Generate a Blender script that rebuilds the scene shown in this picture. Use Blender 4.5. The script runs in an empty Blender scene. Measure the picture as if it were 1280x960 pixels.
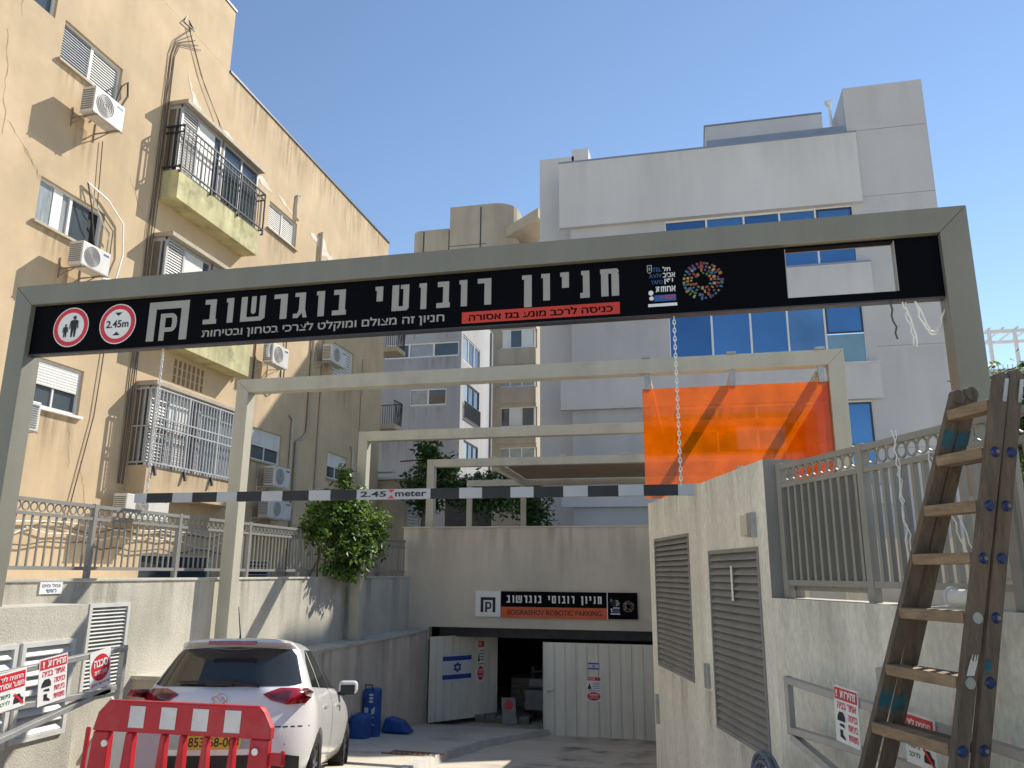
import bpy, bmesh, math, random
from mathutils import Vector, Matrix
from mathutils.bvhtree import BVHTree
random.seed(11)
S = bpy.context.scene
COL = S.collection
rad = math.radians

# ------------------------------------------------------------------ camera
F_PX, PITCH, YAW, ROLL = 980.0, rad(13.55), rad(12.97), rad(.42)
_rt = Vector((math.cos(YAW), math.sin(YAW), 0))
_fw = Vector((-math.sin(YAW)*math.cos(PITCH), math.cos(YAW)*math.cos(PITCH), math.sin(PITCH)))
_up = _rt.cross(_fw)
_r2 = _rt*math.cos(ROLL) + _up*math.sin(ROLL)
_u2 = -_rt*math.sin(ROLL) + _up*math.cos(ROLL)
cd = bpy.data.cameras.new("camera")
cam = bpy.data.objects.new("camera", cd); COL.objects.link(cam)
cd.sensor_width = 36; cd.lens = 36*F_PX/1280; cd.clip_start = .05; cd.clip_end = 3000
m = Matrix.Identity(4)
for i in range(3):
    m[i][0] = _r2[i]; m[i][1] = _u2[i]; m[i][2] = -_fw[i]
m[2][3] = 1.6
cam.matrix_world = m
S.camera = cam

# ------------------------------------------------------------------ light
SUN = Vector((1, 1.42, 1.54)).normalized()
W = bpy.data.worlds.new("World"); S.world = W; W.use_nodes = True
nt = W.node_tree
bg = nt.nodes["Background"]
sky = nt.nodes.new("ShaderNodeTexSky"); sky.sky_type = 'NISHITA'; sky.sun_disc = False
sky.sun_elevation = math.asin(SUN.z); sky.sun_rotation = math.atan2(SUN.x, SUN.y)
sky.air_density = 1.0; sky.dust_density = 0.0; sky.ozone_density = 1.5; sky.altitude = 0
nt.links.new(sky.outputs[0], bg.inputs[0]); bg.inputs[1].default_value = .105
sl = bpy.data.lights.new("sun", 'SUN'); sl.energy = 4.1; sl.angle = rad(.5); sl.color = (1, .93, .82)
so = bpy.data.objects.new("sun", sl); COL.objects.link(so)
so.rotation_euler = SUN.to_track_quat('Z', 'Y').to_euler(); so.location = (20, 30, 40)
S.view_settings.view_transform = 'Standard'; S.view_settings.look = 'None'
S.view_settings.gamma = 1; S.view_settings.exposure = 0.66
S.cycles.max_bounces = 10; S.cycles.transparent_max_bounces = 16; S.cycles.diffuse_bounces = 5

# ------------------------------------------------------------------ helpers
def ground_z(y):
    pts = [(-400, 0), (0.5, 0), (5.3, -.36), (7.6, -.56), (14.3, -1.47), (18.6, -1.9), (40, -1.92)]
    for (a, za), (b, zb) in zip(pts, pts[1:]):
        if y <= b: return za + (zb-za)*(max(y, a)-a)/(b-a)
    return -1.92

def mat(name, col, rough=.7, var=.12, scale=2.0, bump=0.0, bscale=40.0, metal=0.0, streak=0.0, sscale=3.0,
        spec=.5, grain=0.0, gscale=90.0, coat=0.0, stain=None, stain_amt=0.0, stain_scale=.8, squash=(1, 1, 1)):
    M = bpy.data.materials.new(name); M.use_nodes = True
    N = M.node_tree.nodes; L = M.node_tree.links
    B = N["Principled BSDF"]
    B.inputs["Roughness"].default_value = rough; B.inputs["Metallic"].default_value = metal
    B.inputs["Specular IOR Level"].default_value = spec
    if coat: B.inputs["Coat Weight"].default_value = coat; B.inputs["Coat Roughness"].default_value = .05
    tc = N.new("ShaderNodeTexCoord"); src = tc.outputs["Object"]
    if squash != (1, 1, 1):
        mp = N.new("ShaderNodeMapping"); mp.inputs["Scale"].default_value = squash
        L.new(src, mp.inputs[0]); src0 = mp.outputs[0]
    else: src0 = src
    def noise(sc, det=5, v=None, rgh=.6):
        n = N.new("ShaderNodeTexNoise"); n.inputs["Scale"].default_value = sc; n.inputs["Detail"].default_value = det
        n.inputs["Roughness"].default_value = rgh
        L.new(v or src0, n.inputs["Vector"]); return n.outputs["Fac"]
    def ramp(f, lo, hi, a=.3, b=.7):
        r = N.new("ShaderNodeMapRange"); r.inputs[1].default_value = a; r.inputs[2].default_value = b
        r.inputs[3].default_value = lo; r.inputs[4].default_value = hi; L.new(f, r.inputs[0]); return r.outputs[0]
    val = ramp(noise(scale), 1-var, 1+var)
    def mul(a, b):
        x = N.new("ShaderNodeMath"); x.operation = 'MULTIPLY'; L.new(a, x.inputs[0]); L.new(b, x.inputs[1]); return x.outputs[0]
    if grain: val = mul(val, ramp(noise(gscale, 3), 1-grain, 1+grain))
    if streak:
        mp = N.new("ShaderNodeMapping"); mp.inputs["Scale"].default_value = (1, 1, .07); L.new(src, mp.inputs[0])
        val = mul(val, ramp(noise(sscale, 6, mp.outputs[0]), 1-streak, 1+streak*.3, .3, .6))
    mx = N.new("ShaderNodeMix"); mx.data_type = 'RGBA'; mx.blend_type = 'MULTIPLY'; mx.inputs[0].default_value = 1
    mx.inputs[6].default_value = (*col, 1); L.new(val, mx.inputs[7]); out = mx.outputs[2]
    if stain:
        ms = N.new("ShaderNodeMix"); ms.data_type = 'RGBA'; L.new(out, ms.inputs[6]); ms.inputs[7].default_value = (*stain, 1)
        L.new(ramp(noise(stain_scale, 8, src), 0, stain_amt, .5, .72), ms.inputs[0]); out = ms.outputs[2]
    L.new(out, B.inputs["Base Color"])
    if rough > .1:
        L.new(ramp(noise(scale*3), rough*.88, min(1, rough*1.12)), B.inputs["Roughness"])
    if bump:
        bn = N.new("ShaderNodeBump"); bn.inputs["Strength"].default_value = bump; bn.inputs["Distance"].default_value = .02
        L.new(noise(bscale, 6, src0, .65), bn.inputs["Height"]); L.new(bn.outputs[0], B.inputs["Normal"])
    return M

class MB:
    """collects shapes (world or local coordinates) and links them as ONE mesh object"""
    def __init__(s): s.v = []; s.f = []; s.mi = []; s.cur = 0
    def poly(s, pts):
        k = len(s.v); s.v += [tuple(p) for p in pts]; s.f.append(tuple(range(k, k+len(pts)))); s.mi.append(s.cur); return s
    def faces(s, vs, fs):
        k = len(s.v); s.v += [tuple(p) for p in vs]
        for f in fs: s.f.append(tuple(k+i for i in f)); s.mi.append(s.cur)
        return s
    def box(s, x0, x1, y0, y1, z0, z1):
        x0, x1 = sorted((x0, x1)); y0, y1 = sorted((y0, y1)); z0, z1 = sorted((z0, z1))
        return s.faces([(x0,y0,z0),(x1,y0,z0),(x1,y1,z0),(x0,y1,z0),(x0,y0,z1),(x1,y0,z1),(x1,y1,z1),(x0,y1,z1)],
                       [(0,3,2,1),(4,5,6,7),(0,1,5,4),(1,2,6,5),(2,3,7,6),(3,0,4,7)])
    def obox(s, c, U, V, Wv):
        c, U, V, Wv = Vector(c), Vector(U), Vector(V), Vector(Wv)
        if U.cross(V).dot(Wv) < 0: U = -U
        vs = [c+a*U+b*V+d*Wv for d in (-1, 1) for a, b in ((-1,-1),(1,-1),(1,1),(-1,1))]
        return s.faces(vs, [(0,3,2,1),(4,5,6,7),(0,1,5,4),(1,2,6,5),(2,3,7,6),(3,0,4,7)])
    def beam(s, p, q, w, h, up=(0, 0, 1)):
        p, q = Vector(p), Vector(q); d = q-p; a = d.normalized(); up = Vector(up)
        if abs(a.dot(up)) > .98: up = Vector((0, 1, 0))
        sd = a.cross(up).normalized(); u = sd.cross(a).normalized()
        return s.obox((p+q)/2, d/2, sd*w/2, u*h/2)
    def prism(s, pts, t):
        """closed polygon (counter-clockwise seen from the front) pushed back by vector t"""
        t = Vector(t); n = len(pts); a = [Vector(p) for p in pts]
        nrm = sum(((a[i]-a[0]).cross(a[(i+1) % n]-a[0]) for i in range(n)), Vector())
        if nrm.dot(t) > 0: a.reverse()
        vs = a + [p+t for p in a]
        return s.faces(vs, [tuple(range(n)), tuple(range(2*n-1, n-1, -1))] + [(i, n+i, n+(i+1) % n, (i+1) % n) for i in range(n)])
    def cyl(s, p, q, r, n=12, r2=None, caps=True):
        p, q = Vector(p), Vector(q); a = (q-p).normalized(); r2 = r if r2 is None else r2
        x = a.orthogonal().normalized(); y = a.cross(x)
        vs = [p+(x*math.cos(2*math.pi*i/n)+y*math.sin(2*math.pi*i/n))*r for i in range(n)]
        vs += [q+(x*math.cos(2*math.pi*i/n)+y*math.sin(2*math.pi*i/n))*r2 for i in range(n)]
        fs = [(i, (i+1) % n, n+(i+1) % n, n+i) for i in range(n)]
        if caps: fs += [tuple(range(n-1, -1, -1)), tuple(range(n, 2*n))]
        return s.faces(vs, fs)
    def ring(s, c, axis, ro, ri, t, n=24):
        """flat washer, axis = facing direction, thickness t behind c"""
        c, a = Vector(c), Vector(axis).normalized(); x = a.orthogonal().normalized(); y = a.cross(x)
        vs = []
        for d in (0, -t):
            for r in (ro, ri):
                vs += [c+a*d+(x*math.cos(2*math.pi*i/n)+y*math.sin(2*math.pi*i/n))*r for i in range(n)]
        fs = []
        for i in range(n):
            j = (i+1) % n
            fs += [(i, j, n+j, n+i), (2*n+i, 3*n+i, 3*n+j, 2*n+j), (i, 2*n+i, 2*n+j, j), (n+i, n+j, 3*n+j, 3*n+i)]
        return s.faces(vs, fs)
    def tube(s, pts, r, n=6):
        pts = [Vector(p) for p in pts]; k0 = len(s.v); prev = None
        for i, p in enumerate(pts):
            d = (pts[min(i+1, len(pts)-1)]-pts[max(i-1, 0)]).normalized()
            x = d.orthogonal().normalized() if prev is None else (prev-d*prev.dot(d)).normalized()
            prev = x; y = d.cross(x); rr = r[i] if isinstance(r, (list, tuple)) else r
            s.v += [tuple(p+(x*math.cos(2*math.pi*k/n)+y*math.sin(2*math.pi*k/n))*rr) for k in range(n)]
        for i in range(len(pts)-1):
            for k in range(n):
                a = k0+i*n+k; b = k0+i*n+(k+1) % n
                s.f.append((a, b, b+n, a+n)); s.mi.append(s.cur)
        s.f.append(tuple(k0+k for k in range(n-1, -1, -1))); s.mi.append(s.cur)
        s.f.append(tuple(k0+(len(pts)-1)*n+k for k in range(n))); s.mi.append(s.cur)
        return s
    def build(s, name, mats, parent=None, smooth=False, bevel=0.0, bseg=2, origin=None):
        me = bpy.data.meshes.new(name)
        if parent is not None:
            off = Vector(); p = parent
            while p is not None: off += p.location; p = p.parent
        elif origin is not None: off = Vector(origin)
        else:
            xs, ys, zs = zip(*s.v); off = Vector(((min(xs)+max(xs))/2, (min(ys)+max(ys))/2, min(zs)))
        me.from_pydata([Vector(v)-off for v in s.v], [], s.f)
        if not isinstance(mats, (list, tuple)): mats = [mats]
        for M in mats: me.materials.append(M)
        me.polygons.foreach_set("material_index", s.mi)
        if smooth: me.polygons.foreach_set("use_smooth", [True]*len(s.f))
        me.update()
        o = bpy.data.objects.new(name, me); COL.objects.link(o)
        if parent is not None: o.parent = parent
        else: o.location = off
        if bevel:
            b = o.modifiers.new("bevel", 'BEVEL'); b.width = bevel; b.segments = bseg; b.limit_method = 'ANGLE'; b.angle_limit = rad(40)
        return o

def tag(o, label=None, cat=None, group=None, kind=None):
    if label: o["label"] = label
    if cat: o["category"] = cat
    if group: o["group"] = group
    if kind: o["kind"] = kind
    return o
def thing(name, label, cat, loc=(0, 0, 0), group=None):
    o = bpy.data.objects.new(name, None); COL.objects.link(o); o.location = loc; o.empty_display_size = .2
    return tag(o, label, cat, group)
def copy_tree(o, parent=None):
    c = o.copy(); COL.objects.link(c)
    if parent is not None: c.parent = parent
    for ch in list(o.children): copy_tree(ch, c)
    return c
def structure(name, mb, M, **k): return tag(mb.build(name, M, origin=(0, 0, 0), **k), kind='structure')

_txt_cache = {}
def glyphs(s, offset=0.0, rtl=False, shear=0.0, font_extrude=0.0):
    """text -> (verts2d, faces, w, h) normalised to start at 0,0"""
    key = (s, offset, rtl)
    if key in _txt_cache: return _txt_cache[key]
    cu = bpy.data.curves.new("t", 'FONT'); cu.body = s[::-1] if rtl else s; cu.size = 1; cu.offset = offset
    cu.resolution_u = 3
    ob = bpy.data.objects.new("t", cu); COL.objects.link(ob)
    dg = bpy.context.evaluated_depsgraph_get(); me = bpy.data.meshes.new_from_object(ob.evaluated_get(dg))
    vs = [(v.co.x, v.co.y) for v in me.vertices]; fs = [tuple(p.vertices) for p in me.polygons]
    bpy.data.objects.remove(ob); bpy.data.curves.remove(cu); bpy.data.meshes.remove(me)
    x0 = min(v[0] for v in vs); x1 = max(v[0] for v in vs); y0 = min(v[1] for v in vs); y1 = max(v[1] for v in vs)
    r = ([(v[0]-x0, v[1]-y0) for v in vs], fs, x1-x0, y1-y0); _txt_cache[key] = r
    return r
def text_on(mb, s, O, X, Z, w, h, rtl=False, offset=0.0):
    """letters fitted into the box O, O+X*w, O+Z*h as thin faces"""
    vs, fs, tw, th = glyphs(s, offset, rtl)
    O, X, Z = Vector(O), Vector(X).normalized(), Vector(Z).normalized()
    mb.faces([O + X*(v[0]/tw*w) + Z*(v[1]/th*h) for v in vs], fs)
    return mb

# ------------------------------------------------------------------ materials
M_cream = mat("cream_stucco", (.57, .435, .275), .9, .13, .55, .35, 70, streak=.10, sscale=1.6, grain=.05, gscale=60, stain=(.40, .31, .21), stain_amt=.35, stain_scale=.9)
M_cream2 = mat("balcony_stucco", (.56, .52, .29), .9, .18, 1.6, .5, 50, streak=.22, grain=.08, stain=(.19, .175, .09), stain_amt=.75, stain_scale=2.2)
M_buff = mat("buff_stucco", (.56, .46, .33), .9, .12, 1.1, .4, 60, streak=.14, grain=.06, stain=(.33, .26, .18), stain_amt=.5, stain_scale=1.4)
M_patch = mat("patch_plaster", (.74, .66, .54), .9, .12, 3, .3, 60)
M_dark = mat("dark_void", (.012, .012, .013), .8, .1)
M_whitealu = mat("white_aluminium", (.72, .72, .70), .5, .06, 2, grain=.03)
M_shutter = mat("white_shutter", (.70, .69, .65), .55, .06, 3, streak=.08)
M_greyalu = mat("grey_aluminium", (.42, .43, .44), .45, .08, 3, metal=.2)
M_brownpost = mat("brown_frame", (.18, .135, .10), .7, .15, 3)
M_glass = mat("window_glass", (.055, .07, .08), .06, .35, .8, spec=.8)
M_glassl = mat("curtained_glass", (.30, .33, .34), .12, .25, 2.5, spec=.7, squash=(1, 6, 1))
M_iron = mat("dark_iron", (.05, .05, .055), .5, .2, 5, metal=.3)
M_silver = mat("silver_paint", (.42, .43, .44), .5, .1, 3)
M_gantry = mat("gantry_paint", (.49, .465, .37), .5, .06, 1.2, grain=.03, gscale=30, streak=.10, coat=.1, stain=(.27, .25, .20), stain_amt=.4, stain_scale=1.6)
M_gantry_shaded = mat("shaded_gantry_paint", (.205, .20, .16), .5, .06, 1.2, grain=.03, gscale=30, streak=.10, coat=.1, stain=(.20, .19, .155), stain_amt=.4, stain_scale=1.6)  # same paint as the other gantries, shade on the nearest one put into the colour
M_black = mat("sign_black", (.003, .003, .005), .6, .2, 2, spec=.05)
M_letter = mat("letter_silver", (.33, .32, .29), .55, .05, 4)
M_red = mat("sign_red", (.55, .035, .015), .5, .08, 3)
M_orange_p = mat("sign_orange", (.62, .095, .02), .5, .06, 3)
M_white = mat("sign_white", (.78, .78, .76), .5, .05, 4)
M_sred = mat("sticker_red", (.62, .02, .035), .45, .06, 4)
M_ink = mat("ink_black", (.015, .015, .018), .6, .1)
M_bluep = mat("print_blue", (.025, .09, .30), .5, .1)
M_conc = mat("wall_concrete", (.54, .51, .43), .92, .12, 1.1, .45, 55, streak=.15, sscale=2.2, grain=.09, gscale=45, stain=(.30, .28, .235), stain_amt=.45, stain_scale=.8)
M_rough = mat("roughcast_stucco", (.80, .765, .645), .95, .12, 1.1, .9, 22, streak=.15, grain=.13, gscale=34, squash=(1, 1, .45), stain=(.52, .49, .40), stain_amt=.35, stain_scale=1.3)
M_gconc = mat("garage_render", (.60, .545, .45), .9, .09, .8, .25, 60, streak=.12, sscale=1.5, grain=.04)
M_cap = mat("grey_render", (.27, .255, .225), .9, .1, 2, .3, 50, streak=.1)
M_vent = mat("grey_louvre", (.26, .25, .225), .55, .1, 2.5, streak=.14)
M_ventw = mat("white_louvre", (.60, .60, .57), .5, .08, 2.5, streak=.12)
M_galv = mat("galvanised_steel", (.40, .405, .39), .42, .14, 6, metal=.45, grain=.06, streak=.06)
M_fencer = mat("fence_grey", (.28, .27, .235), .5, .08, 3, streak=.06)
M_fencel = mat("fence_silver", (.24, .235, .22), .5, .08, 3)
M_rb = mat("white_render", (.585, .575, .575), .85, .06, .22, .12, 80, streak=.09, sscale=.5, grain=.03, stain=(.50, .49, .48), stain_amt=.5, stain_scale=.18)
M_rbw = mat("grey_render_wall", (.50, .50, .51), .85, .06, .22, .12, 80, streak=.08, sscale=.5, grain=.03, stain=(.38, .38, .385), stain_amt=.5, stain_scale=.18)
M_joint = mat("joint_grey", (.33, .33, .34), .9, .05)
M_rbcap = mat("parapet_cap", (.25, .29, .36), .4, .08, 1, metal=.3)
M_blue = mat("blue_glass", (.075, .20, .40), .08, .16, .25, metal=.55, spec=.8)
M_blue2 = mat("blue_glass_deep", (.05, .15, .33), .07, .2, .3, metal=.55, spec=.8)
M_blue3 = mat("blue_glass_pale", (.11, .24, .42), .1, .25, .5, metal=.5, spec=.8)
M_green = mat("pale_green_glass", (.22, .33, .36), .1, .12, .8, metal=.4, spec=.7)
M_bluedark = mat("dark_frame", (.03, .04, .06), .5, .1)
M_gb = mat("grey_render_block", (.38, .39, .405), .9, .08, .35, .1, 60, streak=.22, sscale=.55, grain=.03)
M_bt = mat("beige_concrete", (.42, .36, .28), .92, .12, .3, .2, 20, streak=.2, sscale=.9, grain=.05)
M_plastic = mat("red_plastic", (.44, .008, .02), .48, .12, 2.5, grain=.04, stain=(.42, .10, .09), stain_amt=.45, stain_scale=3, bump=.05, bscale=30)
M_reflect = mat("reflective_white", (.62, .60, .60), .35, .12, 6, grain=.06)
M_ledge = mat("ledge_concrete", (.62, .54, .43), .9, .12, 1.4, .3, 50, streak=.2, sscale=2.5, grain=.05)
M_ground = mat("driveway_concrete", (.57, .52, .43), .92, .16, .7, .4, 45, grain=.1, gscale=40, stain=(.24, .215, .18), stain_amt=.75, stain_scale=.7)
M_pave = mat("street_paving", (.62, .55, .44), .9, .12, .9, .3, 50, grain=.07)
M_kerb = mat("kerb_white", (.50, .49, .46), .85, .15, 2.5, .3, 40, grain=.1, stain=(.28, .26, .24), stain_amt=.6, stain_scale=2)
M_rust = mat("rusty_steel", (.20, .105, .06), .8, .25, 6, .3, 60)
M_sheet = mat("white_hoarding_steel", (.74, .71, .61), .45, .07, 1.5, streak=.12, sscale=4)
M_wood = mat("weathered_wood", (.135, .10, .07), .8, .32, 3.0, .35, 20, grain=.16, gscale=14, squash=(9, 9, .8), stain=(.11, .09, .07), stain_amt=.5, stain_scale=2)
M_rung = mat("worn_rung_wood", (.27, .19, .115), .75, .3, 3.0, .3, 20, grain=.16, gscale=10, squash=(2.5, 2.5, 12), stain=(.20, .15, .10), stain_amt=.5, stain_scale=5)
M_bluecap = mat("blue_cap", (.012, .03, .11), .35, .1, 4)
M_tealp = mat("teal_paint", (.02, .12, .16), .7, .3, 20)
M_carw = mat("white_car_paint", (.80, .79, .77), .22, .02, 1, spec=.5, coat=.8)
M_cglass = mat("car_glass", (.03, .034, .034), .04, .1, 1, spec=.7)
M_cplast = mat("black_trim", (.014, .014, .015), .5, .1, 5)
M_lamp = mat("red_lamp", (.30, .004, .012), .08, .15, 6, spec=.8, coat=.6)
M_lampd = mat("smoked_lamp", (.10, .012, .018), .1, .3, 9, spec=.8, coat=.5)
M_chrome = mat("chrome", (.62, .62, .63), .15, .05, 2, metal=.95)
M_tyre = mat("tyre_rubber", (.014, .014, .015), .85, .1, 5, .3, 50)
M_rim = mat("dark_rim", (.16, .16, .17), .35, .08, 3, metal=.6)
M_plate = mat("yellow_plate", (.66, .42, .03), .4, .05, 3)
def leaf_mat(name, col, tcol):
    M = mat(name, col, .5, .4, 5, spec=.5); N = M.node_tree.nodes; L = M.node_tree.links
    tl = N.new("ShaderNodeBsdfTranslucent"); tl.inputs[0].default_value = (*tcol, 1); mx = N.new("ShaderNodeMixShader"); mx.inputs[0].default_value = .35
    L.new(N["Principled BSDF"].outputs[0], mx.inputs[1]); L.new(tl.outputs[0], mx.inputs[2]); L.new(mx.outputs[0], N["Material Output"].inputs[0]); return M
M_leaf = leaf_mat("green_leaf", (.07, .15, .028), (.16, .30, .03))
M_leafd = leaf_mat("dark_leaf", (.035, .07, .02), (.07, .14, .02))
M_bark = mat("tree_bark", (.13, .10, .075), .95, .25, 6, .6, 25)
M_canvas = mat("tan_canvas", (.30, .215, .135), .9, .08, .6)
M_acw = mat("ac_white", (.62, .61, .57), .5, .08, 3, streak=.1)
M_acg = mat("ac_grille", (.20, .20, .195), .55, .15, 8)
M_acbr = mat("bracket_steel", (.26, .21, .17), .7, .25, 8)
M_acfan = mat("rusty_fan", (.16, .10, .08), .7, .3, 14)
M_cable = mat("old_cable", (.10, .085, .075), .8, .2, 8)
M_cablew = mat("white_cable", (.78, .77, .72), .6, .08, 8)
M_pipe = mat("painted_pipe", (.40, .34, .26), .7, .12, 4)
M_bag = mat("blue_bag", (.012, .075, .30), .45, .35, 7, .4, 12)
M_flagw = mat("flag_white", (.62, .64, .68), .8, .1, 4)
M_flagb = mat("flag_blue", (.02, .06, .30), .8, .12, 4)
M_rope = mat("grey_hose", (.16, .17, .20), .7, .2, 12)
M_tarp = mat("pallet_wood", (.22, .18, .13), .9, .2, 3)

def orange_mat(name="orange_acrylic", tc0=(1, .43, .025), dc=(1, .40, .012)):
    M = bpy.data.materials.new(name); M.use_nodes = True; N = M.node_tree.nodes; L = M.node_tree.links
    N.remove(N["Principled BSDF"]); out = N["Material Output"]
    tr = N.new("ShaderNodeBsdfTransparent"); tr.inputs[0].default_value = (*tc0, 1)
    tl = N.new("ShaderNodeBsdfTranslucent"); df = N.new("ShaderNodeBsdfDiffuse"); gl = N.new("ShaderNodeBsdfGlossy")
    tl.inputs[0].default_value = (*dc, 1); df.inputs[0].default_value = (dc[0]*.9, dc[1]*.9, dc[2], 1); gl.inputs["Roughness"].default_value = .05
    gl.inputs[0].default_value = (.6, .6, .6, 1)
    tc = N.new("ShaderNodeTexCoord"); no = N.new("ShaderNodeTexNoise"); no.inputs["Scale"].default_value = 3; no.inputs["Detail"].default_value = 7
    L.new(tc.outputs["Object"], no.inputs["Vector"])
    mr = N.new("ShaderNodeMapRange"); mr.inputs[1].default_value = .35; mr.inputs[2].default_value = .7; mr.inputs[3].default_value = .16; mr.inputs[4].default_value = .34
    L.new(no.outputs["Fac"], mr.inputs[0])
    a = N.new("ShaderNodeMixShader"); a.inputs[0].default_value = .3; L.new(tl.outputs[0], a.inputs[1]); L.new(df.outputs[0], a.inputs[2])
    b = N.new("ShaderNodeMixShader"); L.new(mr.outputs[0], b.inputs[0]); L.new(tr.outputs[0], b.inputs[1]); L.new(a.outputs[0], b.inputs[2])
    c = N.new("ShaderNodeMixShader"); c.inputs[0].default_value = .05; L.new(b.outputs[0], c.inputs[1]); L.new(gl.outputs[0], c.inputs[2])
    L.new(c.outputs[0], out.inputs[0]); return M
M_orange = orange_mat(); M_amber = orange_mat('amber_acrylic', (.80, .50, .10), (.62, .34, .03))

# ------------------------------------------------------------------ ground
g = MB()
for x0, x1, y0, y1, z in ((-300, 300, -300, 4, 0.0), (-300, -7.0, 4, 400, 1.30), (-7.0, 300, 18.95, 400, 2.40)):
    g.poly([(x0, y0, z), (x1, y0, z), (x1, y1, z), (x0, y1, z)])
g.poly([(2.0, 4, .85), (300, 4, .85), (300, 18.95, .85), (-.5, 18.95, .85), (-.3, 10.4, .85), (.85, 6.4, .85)])
g.poly([(-.5, 18.95, .85), (300, 18.95, .85), (300, 18.95, 2.40), (-.5, 18.95, 2.40)])
structure("ground", g, M_pave)
g = MB(); ys = [4, 5, 6, 6.9, 8, 9, 10, 11, 12, 13, 14.3, 15, 16, 17, 18, 18.6, 20, 22, 24, 26.5]
for a, b in zip(ys, ys[1:]):
    za = ground_z(a) if a > 4 else 0.0; zb = ground_z(b)
    g.poly([(-7, a, za), (3.2, a, za), (3.2, b, zb), (-7, b, zb)])
structure("driveway", g, M_ground)
kp = [(-3.25, 7.6), (-3.45, 9.2), (-3.67, 10.54), (-3.99, 12.96), (-4.03, 15.25), (-3.77, 16.6), (-3.30, 18.3)]
g = MB(); kk = MB()
for (xa, ya), (xb, yb) in zip(kp, kp[1:]):
    za, zb = ground_z(ya), ground_z(yb)
    w = .16; h = .12
    g.poly([(-6.5, ya, za+h-.006), (xa-w, ya, za+h-.006), (xb-w, yb, zb+h-.006), (-6.5, yb, zb+h-.006)])
    kk.faces([(xa-w, ya, za+h), (xa-.02, ya, za+h), (xa+.015, ya, za-.02), (xb-w, yb, zb+h), (xb-.02, yb, zb+h), (xb+.015, yb, zb-.02), (xa-w, ya, za-.02), (xb-w, yb, zb-.02)],
             [(0, 1, 4, 3), (1, 2, 5, 4), (6, 0, 3, 7)] + ([(0, 6, 2, 1)] if ya == kp[0][1] else []) + ([(3, 4, 5, 7)] if yb == kp[-1][1] else []))
structure("pavement", g, M_ground); structure("kerb", kk, M_kerb)
b = MB(); zg = lambda y: ground_z(y)+.12
for k in range(9):
    x = -4.62+k*.085; b.faces([(x, 11.95, zg(11.95)), (x+.055, 11.95, zg(11.95)), (x-.05, 12.4, zg(12.4)), (x-.105, 12.4, zg(12.4))], [(0, 1, 2, 3)])
for y in (11.92, 12.42): b.beam((-4.7, y, zg(y)), (-3.86, y-.04, zg(y)), .05, .02)
tag(b.build("drain_grate", M_rust), "rusty brown drain grate set in the raised pavement by the kerb", "drain grate")

# ------------------------------------------------------------------ retaining walls left
def wall_sheet(mb, axis, c, u0, u1, z0, z1, holes, depth, flip=1):
    """rectangular sheet at axis=c (axis 'x' or 'y') with rectangular openings (u0,u1,z0,z1) that get reveals of given depth"""
    us = sorted({u0, u1, *[h[0] for h in holes], *[h[1] for h in holes]}); zs = sorted({z0, z1, *[h[2] for h in holes], *[h[3] for h in holes]})
    P = (lambda u, z, d=0: (c-d*flip, u, z)) if axis == 'x' else (lambda u, z, d=0: (u, c+d*flip, z))
    for ua, ub in zip(us, us[1:]):
        for za, zb in zip(zs, zs[1:]):
            um, zm = (ua+ub)/2, (za+zb)/2
            if any(h[0] < um < h[1] and h[2] < zm < h[3] for h in holes): continue
            mb.poly([P(ua, za), P(ub, za), P(ub, zb), P(ua, zb)])
    for a, b2, e, f in holes:
        mb.poly([P(a, e), P(b2, e), P(b2, e, depth), P(a, e, depth)]); mb.poly([P(a, f), P(b2, f), P(b2, f, depth), P(a, f, depth)])
        mb.poly([P(a, e), P(a, f), P(a, f, depth), P(a, e, depth)]); mb.poly([P(b2, e), P(b2, f), P(b2, f, depth), P(b2, e, depth)])

def louvre(name, label, cat, axis, c, u0, u1, z0, z1, n, Mf, depth=.05, group=None, parent=None, frame=.045, outw=1, prot=.02):
    """louvred panel: frame + slats, facing +x (axis 'x') """
    P = lambda u, z, d: (c+d*outw, u, z)
    r = thing(name, label, cat, P((u0+u1)/2, z0, 0), group) if parent is None else parent
    f = MB()
    bx = lambda a, b2, e, g2, d0, d1: f.box(c+d0*outw, c+d1*outw, a, b2, e, g2)
    bx(u0, u0+frame, z0, z1, -.02, prot+.012); bx(u1-frame, u1, z0, z1, -.02, prot+.012)
    bx(u0+frame, u1-frame, z1-frame, z1, -.02, prot+.012); bx(u0+frame, u1-frame, z0, z0+frame, -.02, prot+.012)
    f.build("frame", Mf, r)
    sm = MB(); hz = (z1-z0-2*frame)/n
    for i in range(n):
        za = z0+frame+i*hz
        sm.faces([P(u0+frame, za, prot), P(u1-frame, za, prot), P(u1-frame, za+hz*.96, -.03), P(u0+frame, za+hz*.96, -.03),
                  P(u0+frame, za-.0+hz*.12, prot+.004), P(u1-frame, za+hz*.12, prot+.004)], [(0, 1, 5, 4), (4, 5, 2, 3)])
    sm.build("slat_panel", Mf, r)
    bk = MB(); bk.box(c-.06*outw, c-.05*outw, u0+.01, u1-.01, z0+.01, z1-.01); bk.build("backing", M_dark, r)
    return r

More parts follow.
